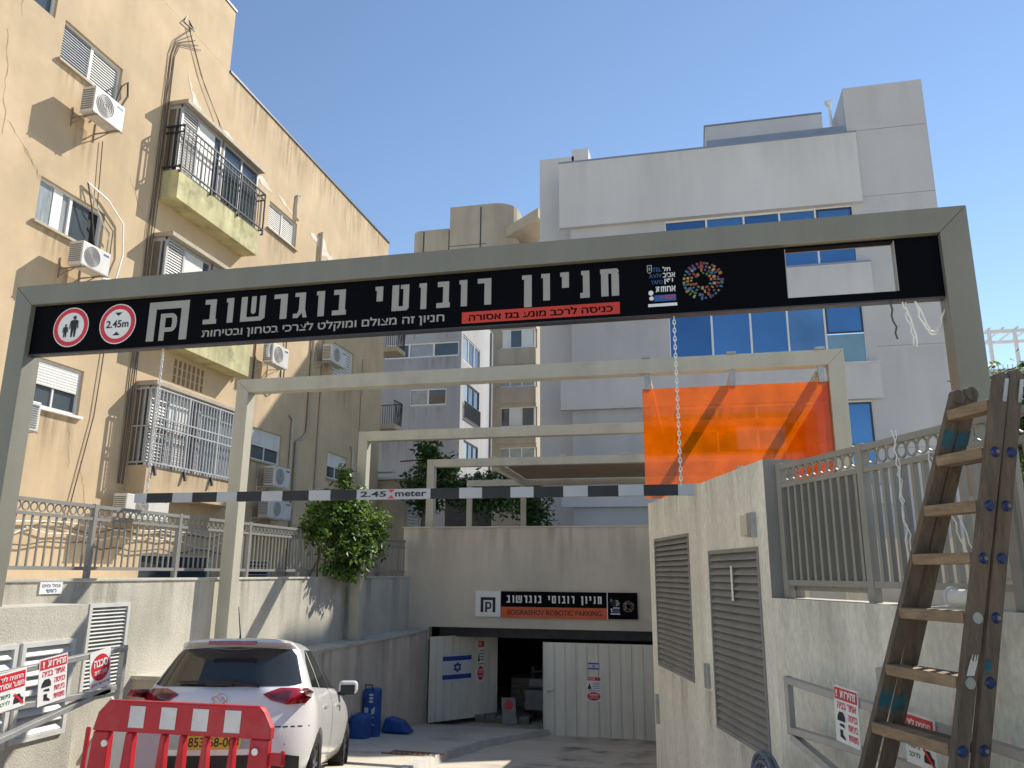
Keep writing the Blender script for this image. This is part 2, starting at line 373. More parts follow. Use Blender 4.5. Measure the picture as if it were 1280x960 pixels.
r = thing("retaining_wall", "long stained concrete wall under the silver fence on the left", "wall", (-6.9, 11, -1))
b = MB(); vent = (8.0, 8.68, .2, 1.22)
wall_sheet(b, 'x', -6.8, 4.0, 18.6, -2.0, 1.47, [vent], .15)
b.poly([(-7.05, 4, -2), (-6.8, 4, -2), (-6.8, 4, 1.47), (-7.05, 4, 1.47)])
b.build("wall", M_conc, r)
b = MB().box(-7.06, -6.78, 3.99, 18.6, 1.472, 1.505); b.build("coping", M_conc, r, bevel=.006)
louvre("louvre_vent", "white louvred vent low in the concrete wall beyond the lower wall's end", "louvre vent", 'x', -6.8, *vent, 22, M_ventw)
r = thing("lower_wall", "lower concrete wall with grey vents in front of the fence wall at far left", "wall", (-6.5, 5.5, -.4))
v1 = (6.55, 7.22, .02, .92); v2 = (5.6, 6.5, .0, .92)
b = MB(); wall_sheet(b, 'x', -6.25, 4.0, 7.36, -.9, 1.25, [v1, v2], .15)
b.poly([(-6.25, 7.36, -.9), (-6.8, 7.36, -.9), (-6.8, 7.36, 1.25), (-6.25, 7.36, 1.25)]); b.poly([(-6.8, 4, 1.25), (-6.25, 4, 1.25), (-6.25, 7.36, 1.25), (-6.8, 7.36, 1.25)])
b.poly([(-6.8, 4, -.9), (-6.25, 4, -.9), (-6.25, 4, 1.25), (-6.8, 4, 1.25)]); b.build("wall", M_conc, r)
louvre("louvre_vent", "wide white louvred vent in the lower wall behind the warning signs", "louvre vent", 'x', -6.25, *v1, 9, M_ventw)
louvre("louvre_vent", "white louvred vent in the lower wall cut by the photo's left edge", "louvre vent", 'x', -6.25, *v2, 9, M_ventw)
# ledge that carries the gantry posts
r = thing("ledge_wall", "low shaded concrete wall with a ledge carrying the gantry posts", "wall", (-6.55, 14, -1.4))
b = MB().faces([(-6.8, 8.9, .33), (-6.3, 8.9, .33), (-6.3, 18.6, .27), (-6.8, 18.6, .27), (-6.3, 8.9, -1.4), (-6.3, 18.6, -2.1), (-6.8, 8.9, -1.4)],
               [(0, 1, 2, 3), (1, 4, 5, 2), (0, 6, 4, 1)])
b.build("wall", M_ledge, r)
b = MB().faces([(-6.8, 8.88, .345), (-6.27, 8.88, .345), (-6.27, 18.58, .285), (-6.8, 18.58, .285), (-6.27, 8.88, .30), (-6.27, 18.58, .24), (-6.8, 8.88, .3)],
               [(0, 1, 2, 3), (1, 4, 5, 2), (0, 6, 4, 1)])
b.build("coping", M_conc, r)

# ------------------------------------------------------------------ fences
def ring_fence(root, O, D, length, z0, z1, posts, Mf, pitch=.112, pw=.018, pd=.018, band=.115):
    """steel fence: posts, rails, a band of rings between two top rails, thin pickets; D is the horizontal direction"""
    O, D = Vector(O), Vector(D).normalized(); U = Vector((0, 0, 1)); A = D.cross(U)
    P = lambda t, z: O + D*t + U*z
    for t in posts:
        MB().beam(P(t, z0), P(t, z1+.03), .06, .06, D).build("post", Mf, root, bevel=.004)
    MB().beam(P(0, z1), P(length, z1), .05, .04).build("top_rail", Mf, root)
    MB().beam(P(0, z1-band-.03), P(length, z1-band-.03), .045, .035).build("middle_rail", Mf, root)
    MB().beam(P(0, z0+.11), P(length, z0+.11), .045, .04).build("bottom_rail", Mf, root)
    rb = MB(); pk = MB(); n = int(length/pitch)
    for i in range(n):
        t = (i+.5)*pitch
        if any(abs(t-q) < .05 for q in posts): continue
        rb.ring(P(t, z1-band/2-.012)+A*.009, A, band/2-.006, band/2-.017, .012, 18)
        pk.obox(P(t, (z0+.12+z1-band-.04)/2), D*pw/2, A*pd/2, U*(z1-band-.16-z0)/2)
    rb.build("ring_band", Mf, root); pk.build("pickets", Mf, root)

r = thing("steel_fence", "silver steel fence with a band of rings along the left concrete wall", "fence", (-6.9, 12, 1.505))
ring_fence(r, (-6.92, 4.3, 0), (0, 1, 0), 14.2, 1.505, 2.33, [.1, 2.0, 3.75, 5.36, 7.15, 8.85, 10.6, 12.3, 14.1], M_fencel)

# ------------------------------------------------------------------ garage
gz0, gz1 = .345, 2.66
r = thing("garage_building", "grey rendered parking garage front with a dark low opening", "garage", (-3, 18.8, -1.9))
b = MB()
b.box(-7.0, 3.2, 18.6, 18.85, gz0, gz1)                                      # lintel wall
b.box(-7.0, -6.28, 18.6, 18.85, -2.1, gz0-.001)                                  # jamb left
b.build("front_wall", M_gconc, r)
b = MB().box(-7.04, 3.2, 18.57, 18.9, gz1+.002, gz1+.03); b.build("coping", M_gconc, r)
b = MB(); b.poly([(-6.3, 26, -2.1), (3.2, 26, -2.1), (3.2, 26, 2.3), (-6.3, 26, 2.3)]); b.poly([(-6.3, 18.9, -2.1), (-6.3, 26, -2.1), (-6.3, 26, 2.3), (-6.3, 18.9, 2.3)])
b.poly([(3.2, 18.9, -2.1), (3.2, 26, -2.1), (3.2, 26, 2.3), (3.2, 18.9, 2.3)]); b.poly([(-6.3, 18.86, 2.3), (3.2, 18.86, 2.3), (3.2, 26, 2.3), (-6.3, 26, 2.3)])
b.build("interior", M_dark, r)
b = MB().box(-6.15, 1.0, 19.05, 19.17, .10, .34); b.build("inner_beam", M_iron, r)

def hoarding(name, label, hinge, d, width, z0, z1, ribs, two_sided=True):
    """corrugated sheet door: d = direction away from the hinge"""
    h = Vector(hinge); d = Vector(d).normalized(); n = Vector((d.y, -d.x, 0))   # n = the driveway side
    if n.y > 0: n = -n
    r = thing(name, label, "door", (h.x, h.y, z0))
    b = MB(); prof = []
    step = width/ribs
    for i in range(ribs):
        t = i*step; prof += [(t, 0), (t+step*.80, 0), (t+step*.85, -.035), (t+step*.95, -.035)]
    prof.append((width, 0))
    for (ta, oa), (tb, ob) in zip(prof, prof[1:]):
        pa = h+d*ta+n*oa; pb = h+d*tb+n*ob
        b.poly([(pa.x, pa.y, z0), (pb.x, pb.y, z0), (pb.x, pb.y, z1), (pa.x, pa.y, z1)])
    b.build("sheet_panel", M_sheet, r)
    f = MB(); q = h+d*width
    for z in (z0+.15, (z0+z1)/2, z1-.12): f.beam((h-n*.06)+Vector((0, 0, z)), (q-n*.06)+Vector((0, 0, z)), .04, .05)
    f.build("back_rail", M_galv, r)
    return r, h, d, n
DR = hoarding("site_door", "closed white corrugated steel door at the garage's right side", (-.75, 18.48, 0), (-1, 0, 0), 2.74, -1.90, .07, 11)
DL = hoarding("site_door", "white corrugated steel door swung open inward with a blue and white flag on it", (-6.2, 18.5, 0), (1.27, 1.5, 0), 1.97, -1.78, .12, 9)
def on_door(D, t0, t1, z0, z1, off=.006):
    r, h, d, n = D
    a = h+d*t0+n*off
    return Vector((a.x, a.y, z0)), d, Vector((0, 0, 1)), abs(t1-t0), z1-z0
def flat(mb, O, X, Z, x0, x1, z0, z1, lift=0.0):
    """a thin raised rectangle on the plane O + X*x + Z*z"""
    X, Z = Vector(X).normalized(), Vector(Z).normalized(); Nn = X.cross(Z)
    p = [O+X*x0+Z*z0, O+X*x1+Z*z0, O+X*x1+Z*z1, O+X*x0+Z*z1]
    return mb.poly([q+Nn*lift for q in p])

def disc(mb, O, X, Z, cx, cz, rx, rz, lift=0.0, n=28):
    X, Z = Vector(X).normalized(), Vector(Z).normalized(); Nn = X.cross(Z)
    return mb.poly([O+X*(cx+rx*math.cos(2*math.pi*i/n))+Z*(cz+rz*math.sin(2*math.pi*i/n))+Nn*lift for i in range(n)])

def flag(label, O, X, Z, w, h, wav=0.0):
    """white flag, two blue stripes, six-pointed outline star"""
    O = Vector(O); N = X.cross(Z)
    b = MB(); nx = 10
    for i in range(nx):
        for k, (z0, z1, mi) in enumerate(((0, .1, 0), (.1, .26, 1), (.26, .74, 0), (.74, .9, 1), (.9, 1, 0))):
            b.cur = mi
            f = lambda u: N*(wav*math.sin(u*9)) - Z*(wav*.8*math.sin(u*3.1))
            b.poly([O+X*(w*u)+Z*(h*v)+f(u) for u, v in ((i/nx, z0), ((i+1)/nx, z0), ((i+1)/nx, z1), (i/nx, z1))])
    b.cur = 1; R = h*.17; c = O+X*w*.5+Z*h*.5+N*(.004+abs(wav)*1.3)
    for s in (1, -1):
        T = [c+X*(R*math.sin(a)*1.0)+Z*(R*math.cos(a)*s) for a in (0, 2*math.pi/3, 4*math.pi/3)]
        for p, q in zip(T, T[1:]+T[:1]):
            dd = (q-p).normalized(); e = N.cross(dd)*h*.02
            b.poly([p-e+N*.0007*s, q-e+N*.0007*s, q+e+N*.0007*s, p+e+N*.0007*s])
    return tag(b.build("flag", [M_flagw, M_flagb]), label, "flag")

O, X, Z, w, h = on_door(DL, .36, 1.18, -.93, -.28, .015); flag("blue and white flag with a star taped to the open corrugated door", O, X, Z, w, h, .008)
r_, h_, d_, n_ = DR
# the right door runs leftwards from its hinge; stickers are laid out left to right
def on_right(x0, z0, off=.006): return Vector((x0, h_.y+n_.y*off, z0)), Vector((1, 0, 0)), Vector((0, 0, 1))
O, X, Z = on_right(-2.46, -.50); flag("small blue and white flag sticker above the red notice on the closed door", O, X, Z, .25, .17)
def notice(label, O, X, Z, w, h, group=None):
    """red-headed safety notice: red head, grey lines, triangle, red lower oval"""
    O = Vector(O)
    t = thing("safety_notice", label, "notice", O, group)
    flat(MB(), O, X, Z, 0, w, 0, h).build("panel", M_white, t)
    b = MB(); flat(b, O, X, Z, .01, w-.01, h*.84, h*.98, .002); disc(b, O, X, Z, w*.5, h*.22, w*.46, h*.17, .002); b.build("red_fields", M_sred, t)
    b = MB(); text_on(b, "זהירות", O+Z*(h*.87)+X.cross(Z)*.004, X, Z, w*.6, h*.08, True, .02)
    b2 = O+X*(w*.2)
    text_on(b, "סכנה", O+X*(w*.2)+Z*(h*.22)+X.cross(Z)*.004, X, Z, w*.6, h*.1, True, .03)
    text_on(b, "כאן בונים", O+X*(w*.2)+Z*(h*.12)+X.cross(Z)*.004, X, Z, w*.6, h*.06, True, .02); b.build("white_lettering", M_white, t)
    b = MB()
    for k in range(4): flat(b, O, X, Z, w*.42, w*.92, h*(.74-k*.07), h*(.76-k*.07), .002)
    flat(b, O, X, Z, w*.1, w*.92, h*.43, h*.45, .002)
    N = X.cross(Z)*.002
    b.poly([O+X*w*.06+Z*h*.5+N, O+X*w*.36+Z*h*.5+N, O+X*w*.21+Z*h*.74+N]); b.build("print", M_ink, t)
    return t
O, X, Z = on_right(-2.5, -1.165); notice("red and white safety notice below the small flag on the closed door", O, X, Z, .32, .53)
O, X, Z, w, h = on_door(DL, 1.36, 1.56, -1.0, -.02, .006); notice("narrow red and white safety notice near the free edge of the open door", O, X, Z, w, h)
b = MB(); b.cyl((-3.35, 18.47, -.98), (-3.35, 18.41, -.98), .03); b.beam((-3.36, 18.42, -1.0), (-3.22, 18.40, -.94), .02, .03); b.build("handle", M_galv, None)
hd = bpy.data.objects["handle"]; hd.parent = DR[0]; hd.location = hd.location - DR[0].location

# inside and in front of the garage: pallets, machine, leaning notice, bags
t = thing("pallet_stack", "stacked pale boards lying just inside the dark garage opening", "pallets", (-4.6, 20.6, -1.9))
for k in range(5): MB().box(-5.35+k*.27, -5.11+k*.27, 19.5, 20.9, -1.80, -1.72).build("deck_board", M_acg, t)
for k in range(3): MB().box(-5.35, -4.03, 19.55+k*.6, 19.65+k*.6, -1.9, -1.802).build("bearer", M_tarp, t)
for k in range(6): tag(MB().box(-4.9, -3.6, 21.4+k*.01, 22.4, -1.9+k*.135, -1.77+k*.135).build("timber_board", M_tarp), "one of the pale timbers piled deeper inside the dark garage", "timber", "timbers piled in the garage")
t = thing("site_generator", "grey machine on wheels standing in the dark garage behind the right door", "machine", (-3.9, 20.0, -1.9))
b = MB().box(-4.2, -3.5, 19.8, 20.5, -1.62, -1.15).box(-4.1, -3.7, 19.85, 20.4, -1.13, -.9); b.build("housing", M_acg, t, bevel=.03)
b = MB().cyl((-4.0, 19.95, -.9), (-4.0, 19.95, -.62), .08).cyl((-4.05, 19.9, -.75), (-3.6, 19.9, -.72), .05); b.build("filter", M_cplast, t)
for x in (-4.12, -3.58): MB().cyl((x-.04, 19.95, -1.75), (x+.04, 19.95, -1.75), .15, 16).build("wheel", M_tyre, t)
b = MB().tube([(-4.2, 19.8, -1.4), (-4.25, 19.5, -1.05), (-3.45, 19.5, -1.05), (-3.5, 19.8, -1.4)], .02); b.build("handle", M_iron, t)
O = Vector((-4.62, 19.35, -1.88)); X = Vector((.97, .25, 0)).normalized(); Z = Vector((-.14, .3, .94)).normalized()
M_dim = mat("dimmed_white", (.30, .29, .27), .7, .2, 5)  # sign white with the dark interior's shade put into its colour
t = thing("leaning_notice", "white notice with a red disc leaning inside the garage beside the machine", "notice", O)
b = MB(); b.prism([O, O+X*.33, O+X*.33+Z*.6, O+Z*.6], -X.cross(Z)*.01); b.build("panel", M_dim, t)
b = MB(); disc(b, O, X, Z, .165, .43, .11, .11, .003); b.build("red_disc", M_sred, t)
# blue bags
t = thing("blue_bag", "tall upright blue bag with white markings against the ledge wall", "bag", (-6.12, 14.95, -1.42))
b = MB().box(-6.27, -5.98, 14.8, 15.1, -1.44, -.56); b.build("bag_body", M_bag, t, bevel=.05)
b = MB(); O = Vector((-6.25, 14.794, -1.44)); X = Vector((1, 0, 0)); Z = Vector((0, 0, 1))
for z in (.66, .72, .78): disc(b, O, X, Z, .16, z, .045, .022)
b.poly([O+Vector((.03, 0, .42)), O+Vector((.11, 0, .42)), O+Vector((.11, 0, .55)), O+Vector((.03, 0, .55))])
b.poly([O+Vector((.17, 0, .42)), O+Vector((.24, 0, .46)), O+Vector((.24, 0, .58)), O+Vector((.17, 0, .52))])
for s in (0, 1): b.poly([O+Vector((.04 if s else .22, -.001*s, .24)), O+Vector((.08 if s else .26, -.001*s, .24)), O+Vector((.24 if s else .06, -.001*s, .40)), O+Vector((.20 if s else .02, -.001*s, .40))])
b.build("white_print", M_flagw, t)
b = MB().tube([(-6.2, 14.8, -.58), (-6.2, 14.76, -.48), (-6.06, 14.76, -.48), (-6.06, 14.8, -.58)], .012); b.build("carry_strap", M_ink, t)
tag(MB().box(-6.28, -5.95, 14.2, 14.62, -1.38, -.93).build("blue_bag", M_bag, bevel=.09, bseg=3), "blue bag bulging beside the white car's front, left of the tall bag", "bag")
b = MB().faces([(-6.2, 15.6, -1.47), (-5.6, 15.6, -1.47), (-5.65, 16.1, -1.52), (-6.2, 16.1, -1.52), (-6.15, 15.66, -1.2), (-5.75, 15.62, -1.28), (-5.82, 16.0, -1.28), (-6.12, 16.0, -1.2)],
    [(0, 3, 2, 1), (4, 5, 6, 7), (0, 1, 5, 4), (1, 2, 6, 5), (2, 3, 7, 6), (3, 0, 4, 7)])
tag(b.build("blue_bag", M_bag, bevel=.05, bseg=3), "low blue bag lying flat on the pavement, right of the tall bag", "bag")

# sign over the garage
t = thing("garage_sign", "long black, orange and white sign fixed above the garage opening", "sign", (-3.2, 18.56, .6))
x0, x1, x2, x3, z0, z1 = -5.12, -4.50, -2.01, -1.33, .60, 1.18; ys = 18.54
MB().box(x0, x1-.008, ys, 18.599, z0, z1).build("white_panel", M_white, t, bevel=.004)
MB().box(x1+.006, x2-.008, ys, 18.599, .835, z1).build("black_panel", M_black, t)
MB().box(x1+.006, x2-.008, ys, 18.599, z0-.012, .832).build("orange_panel", M_orange_p, t)
MB().box(x2+.014, x3, ys, 18.599, z0, z1).build("emblem_panel", M_black, t)
MB().box(x2-.006, x2+.012, ys-.004, 18.599, z0, z1).build("divider", M_white, t)
EX, EZ = Vector((1, 0, 0)), Vector((0, 0, 1))

def parking_mark(mb, O, X, Z, w, h, k=0.0):
    """the square gate with a P hanging inside"""
    O = Vector(O); Q = lambda a, b2: O+X*(a*w)+Z*(b2*h)
    s = .19
    mb.poly([Q(0, 0), Q(s, 0), Q(s, 1-s), Q(0, 1)]); mb.poly([Q(0, 1), Q(s, 1-s), Q(1-s, 1-s), Q(1, 1)]); mb.poly([Q(1-s, 0), Q(1, 0), Q(1, 1), Q(1-s, 1-s)])
    a, c = .31, .44
    mb.poly([Q(a, 0), Q(c, 0), Q(c, .22), Q(a, .22)]); mb.poly([Q(a, .22), Q(c, .22), Q(c, .58), Q(a, .58)])
    mb.poly([Q(a, .58), Q(c, .58), Q(.6, .58), Q(.6, .69), Q(a, .69)])
    mb.poly([Q(c, .22), Q(.6, .22), Q(.6, .33), Q(c, .33)])
    arc = [(.6, .22), (.67, .25), (.72, .33), (.73, .455), (.72, .58), (.67, .66), (.6, .69)]; arci = [(.6, .33), (.6, .345), (.605, .38), (.61, .455), (.605, .53), (.6, .565), (.6, .58)]
    for i in range(6): mb.poly([Q(*arc[i]), Q(*arc[i+1]), Q(*arci[i+1]), Q(*arci[i])])

GL = {  # block letters on a unit box: lists of polygons
 'ב': [[(.08,.8),(.92,.8),(.92,1),(.08,1)], [(.48,.19),(.92,.19),(.92,.8),(.48,.8)], [(0,0),(1,0),(1,.19),(0,.19)]],
 'ו': [[(0,.84),(1,.84),(1,1),(0,1)], [(.22,0),(1,0),(1,.84),(.22,.84)]],
 'י': [[(0,.84),(1,.84),(1,1),(0,1)], [(.2,.42),(1,.42),(1,.84),(.2,.84)]],
 'ן': [[(0,.84),(1,.84),(1,1),(0,1)], [(.22,-.2),(1,-.2),(1,.84),(.22,.84)]],
 'ר': [[(0,.82),(1,.82),(1,1),(0,1)], [(.5,0),(1,0),(1,.82),(.5,.82)]],
 'נ': [[(.12,.84),(1,.84),(1,1),(.12,1)], [(.3,.19),(1,.19),(1,.84),(.3,.84)], [(0,0),(1,0),(1,.19),(0,.19)]],
 'ח': [[(0,.82),(.92,.82),(1,.86),(1,.93),(.9,1),(0,1)], [(.04,0),(.43,0),(.43,.82),(.04,.82)], [(.6,0),(1,0),(1,.82),(.6,.82)]],
 'ט': [[(0,0),(.4,0),(.4,1),(0,1)], [(.4,0),(.88,0),(1,.09),(1,.17),(.4,.17)], [(.66,.17),(1,.17),(1,.84),(.66,.84)], [(.5,.84),(1,.84),(1,1),(.5,1)]],
 'ש': [[(0,0),(.25,0),(.25,1),(0,1)], [(.25,0),(.85,0),(1,.1),(1,.17),(.25,.17)], [(.76,.17),(1,.17),(1,1),(.76,1)], [(.42,.35),(.52,.27),(.62,.35),(.62,1),(.42,1)]],
 'ג': [[(.08,.84),(.85,.84),(.85,1),(.08,1)], [(.4,.34),(.85,.34),(.85,.84),(.4,.84)], [(.85,.34),(.4,.34),(.30,.17),(0,.17),(0,0),(.36,0),(.62,.2)], [(.85,.34),(.62,.2),(.72,0),(1,0)]],
}
TITLE = [('ב',-4.529,-4.383),('ו',-4.287,-4.207),('ש',-4.128,-3.871),('ר',-3.783,-3.643),('ג',-3.577,-3.435),('ו',-3.345,-3.262),('ב',-3.182,-3.042),
 ('י',-2.76,-2.683),('ט',-2.594,-2.43),('ו',-2.334,-2.262),('ב',-2.168,-2.041),('ו',-1.955,-1.881),('ר',-1.785,-1.659),
 ('ן',-1.38,-1.293),('ו',-1.208,-1.131),('י',-1.04,-.963),('נ',-.866,-.784),('ח',-.691,-.532)]
def title(mb, y, zb, h, fx=lambda x: x):
    for ch, a, b2 in TITLE:
        a, b2 = fx(a), fx(b2)
        for pl in GL[ch]: mb.poly([(a+(b2-a)*u, y, zb+h*v) for u, v in pl])
def mosaic(mb, O, X, Z, R, nm, seed=3, rings=4):
    """a dial of small coloured tiles in rings"""
    rg = random.Random(seed); O = Vector(O)
    for k in range(rings):
        r0 = R*(.36+k*.16); n = 12+k*6
        for i in range(n):
            if rg.random() < .06: continue
            a = 2*math.pi*(i+rg.uniform(-.25, .25))/n; dr = R*rg.uniform(.08, .17); da = math.pi/n*rg.uniform(.45, .9)
            mb.cur = rg.randrange(nm)
            mb.poly([O+X*(r0+s*dr*.5)*math.cos(a+q*da)+Z*(r0+s*dr*.5)*math.sin(a+q*da) for s, q in ((-1,-1),(1,-.8),(1,.8),(-1,1))])
M_tiles = [mat("tile_ochre", (.38, .17, .02), .5), mat("tile_red", (.33, .05, .03), .5), mat("tile_blue", (.03, .14, .27), .5),
           mat("tile_green", (.09, .16, .04), .5), mat("tile_sand", (.38, .27, .12), .5), mat("tile_violet", (.10, .05, .14), .5)]
def city_emblem(t, O, X, Z, s):
    """city name in two scripts, small crest, company block and the tile dial; s = height of the block"""
    O = Vector(O)
    b = MB(); text_on(b, "TEL", O+X*(s*.10)+Z*s*.83, X, Z, s*.20, s*.10, False, .01); text_on(b, "AVIV", O+X*(s*.02)+Z*s*.68, X, Z, s*.29, s*.10, False, .01)
    text_on(b, "YAFO", O+X*(s*.06)+Z*s*.53, X, Z, s*.26, s*.10, False, .01); b.build("latin_lettering", M_bluep2, t)
    b = MB(); text_on(b, "תל", O+X*(s*.33)+Z*s*.83, X, Z, s*.17, s*.11, True, .015); text_on(b, "אביב", O+X*(s*.33)+Z*s*.68, X, Z, s*.27, s*.11, True, .015)
    text_on(b, "יפו", O+X*(s*.36)+Z*s*.52, X, Z, s*.19, s*.13, True, .015); text_on(b, "אחוזות", O+X*(s*.16)+Z*s*.34, X, Z, s*.44, s*.13, True, .025)
    flat(b, O, X, Z, -.02*s, .62*s, 0, .07*s)
    b.cur = 0
    disc(b, O, X, Z, .05*s, .33*s, .055*s, .06*s); disc(b, O, X, Z, .06*s, .20*s, .05*s, .05*s); b.build("hebrew_lettering", M_white, t)
    b = MB(); flat(b, O, X, Z, .12*s, .60*s, .12*s, .27*s); b.build("name_field", M_bluep, t)
    b = MB(); text_on(b, "החוף", O+X*(s*.27)+Z*s*.135+X.cross(Z)*.001, X, Z, s*.30, s*.12, True, .03); b.build("red_lettering", M_sred, t)
    b = MB(); Q = lambda a, c: O+X*(a*s)+Z*(c*s)
    for p in ([(-.02,.98),(.09,.98),(.09,1.0),(-.02,1.0)], [(-.02,.84),(0,.84),(0,.98),(-.02,.98)], [(.07,.84),(.09,.84),(.09,.98),(.07,.98)], [(-.02,.84),(.035,.79),(.09,.84),(.035,.82)],
              [(.02,.87),(.05,.87),(.05,.94),(.02,.94)]): b.poly([Q(*a) for a in p])
    b.build("crest", M_letter, t)
M_bluep2 = mat("letter_blue", (.03, .10, .24), .5, .08)

b = MB(); sc = (-2.10+4.40)/(4.529-.532); title(b, ys-.004, .925, .165, lambda x: -4.36+(x+4.529)*.557); b.build("title_lettering", M_white, t)
b = MB(); text_on(b, "BOGRASHOV ROBOTIC PARKING", (-4.34, ys-.004, .655), EX, EZ, 2.2, .115, False, .012); b.build("latin_lettering", M_ink, t)
b = MB(); parking_mark(b, (-4.99, ys-.004, .70), EX, EZ, .36, .34); b.build("parking_mark", M_ink, t)
city_emblem(t, (-1.93, ys-.004, .70), EX, EZ, .34)
b = MB(); mosaic(b, (-1.53, ys-.004, .88), EX, EZ, .17, 6, 4, 3); b.build("tile_dial", M_tiles, t)

# ------------------------------------------------------------------ gantries
GXL, GXR = -6.70, 2.195
def gantry(name, label, y, top, post, feet, xl=GXL, xr=GXR, group=None, Mp=None):
    Mp = Mp or M_gantry
    r = thing(name, label, "gantry", ((xl+xr)/2, y, top-.2), group)
    # mitred portal: posts and beam meet at 45 degrees in the corners
    for k, (x, s) in enumerate(((xl, 1), (xr, -1))):
        z = feet[k]
        b = MB().faces([(x, y, z), (x+s*post, y, z), (x+s*post, y+post, z), (x, y+post, z), (x, y, top), (x+s*post, y, top-post), (x+s*post, y+post, top-post), (x, y+post, top)],
                       [(0,3,2,1),(4,5,6,7),(0,1,5,4),(1,2,6,5),(2,3,7,6),(3,0,4,7)] if s > 0 else [(0,1,2,3),(7,6,5,4),(4,5,1,0),(5,6,2,1),(6,7,3,2),(7,4,0,3)])
        b.build("post", Mp, r, bevel=.006)
        MB().box(x-s*.06, x+s*(post+.06), y-.06, y+post+.06, z, z+.015).build("base_plate", M_galv, r)
    g2 = .0015
    b = MB().faces([(xl+post+g2, y, top-post), (xr-post-g2, y, top-post), (xr-post-g2, y+post, top-post), (xl+post+g2, y+post, top-post), (xl+g2, y, top), (xr-g2, y, top), (xr-g2, y+post, top), (xl+g2, y+post, top)],
                   [(0,3,2,1),(4,5,6,7),(0,1,5,4),(1,2,6,5),(2,3,7,6),(3,0,4,7)])
    b.build("beam", Mp, r, bevel=.006)
    return r
G1 = gantry("sign_gantry", "big grey steel portal nearest the camera carrying the black parking sign", 6.3, 4.435, .21, (-.5, .85), Mp=M_gantry_shaded)
gantry("steel_gantry", "second grey steel portal, with the orange glass hanging under its right end", 10.4, 4.44, .20, (.33, .85), -6.70, 1.975, "steel portals over the driveway")
gantry("steel_gantry", "third pale steel portal, standing in the leafy climber at its left post", 14.9, 4.42, .20, (.31, .85), -6.68, 1.9, "steel portals over the driveway")
r = gantry("steel_gantry", "farthest steel portal standing on the garage roof behind its coping", 19.2, 4.44, .20, (2.4, 2.4), -6.66, 1.9, "steel portals over the driveway")
for x in (-4.9, -3.1, -1.6): MB().box(x-.09, x+.09, 19.18, 19.42, 4.441, 4.48).build("bracket", M_gantry, r)
# hanging sign
YS = 6.36
t = thing("overhead_sign", "long black parking sign with silver Hebrew letters and an empty square opening", "sign", (-2.2, YS, 3.72))
sx0, sx1, sz0, sz1 = -6.49, 1.985, 3.715, 4.222; hx0, hx1, hz0, hz1 = .826, 1.66, 3.782, 4.205
b = MB()
for a, c, e, f in ((sx0, hx0, sz0, sz1), (hx1, sx1, sz0, sz1), (hx0, hx1, sz0, hz0), (hx0, hx1, hz1, sz1)): b.box(a, c, YS, YS+.08, e, f)
b.build("panel", M_black, t)
b = MB()
for a, c, e, f in ((hx0, hx0+.006, hz0, hz1), (hx1-.006, hx1, hz0, hz1)): b.box(a, c, YS-.003, YS+.083, e, f)
b.build("opening_lining", M_letter, t)
MB().box(sx0, sx1, YS-.004, YS+.084, sz0-.014, sz0-.001).build("bottom_trim", M_iron, t)
yl = YS-.003
b = MB(); title(b, yl, 3.905, .248); b.build("title_lettering", M_letter, t)
b = MB(); text_on(b, "חניון זה מצולם ומוקלט לצרכי בטחון ובטיחות", (-4.525, yl, 3.752), EX, EZ, 2.437, .108, True, .019); b.build("small_lettering", M_letter, t)
flat(MB(), Vector((0, yl, 0)), EX, EZ, -1.925, -.53, 3.742, 3.848).build("red_strip", M_red, t)
b = MB(); text_on(b, "כניסה לרכב מונע בגז אסורה", (-1.86, yl-.003, 3.762), EX, EZ, 1.27, .068, True, .02); b.build("strip_lettering", M_black, t)
b = MB(); parking_mark(b, (-5.137, yl, 3.768), EX, EZ, .446, .40); b.build("parking_mark", M_letter, t)
for cx, what in ((-6.025, 0), (-5.482, 1)):
    cz = 3.973; O = Vector((cx, yl, cz)); rr = .208
    d = MB(); disc(d, O, EX, EZ, 0, 0, rr, rr); w_ = d.build("round_sign", M_white, t)
    b = MB(); b.ring(O+Vector((0, -.002, 0)), (0, -1, 0), rr*.95, rr*.74, .001, 36); b.build("red_ring", M_sred, w_)
    b = MB(); o2 = O+Vector((0, -.003, 0))
    if what == 0:
        for px, s in ((.035, 1.0), (-.06, .62)):
            base = -.105; Hh = .215*s; q = lambda a, z: o2+EX*(px+a*s)+EZ*(base+z*s)
            b.poly([q(-.026, .0), q(-.008, .0), q(0, .095), q(-.002, .1), q(-.034, .1)]); b.poly([q(.008, .0), q(.026, .0), q(.034, .1), q(.002, .1), q(.0, .095)])
            b.poly([q(-.036, .1), q(.036, .1), q(.038, .172), q(.022, .18), q(-.022, .18), q(-.038, .172)])
            b.poly([q(-.055, .09), q(-.043, .086), q(-.038, .172), q(-.046, .168)]); b.poly([q(.043, .086), q(.055, .09), q(.046, .168), q(.038, .172)])
            disc(b, o2, EX, EZ, px, base+.203*s, .019*s, .021*s, 0, 14)
    else:
        text_on(b, "2.45m", o2+EX*-.128+EZ*-.04, EX, EZ, .256, .078, False, .022)
        for s in (1, -1): b.poly([o2+EX*-.042+EZ*s*.118, o2+EX*.042+EZ*s*.118, o2+EZ*s*.082])
    b.build("pictogram", M_ink, w_)
city_emblem(t, (-.285, yl, 3.782), EX, EZ, .375)
b = MB(); mosaic(b, (.165, yl, 3.985), EX, EZ, .185, 6, 8, 4); b.build("tile_dial", M_tiles, t)
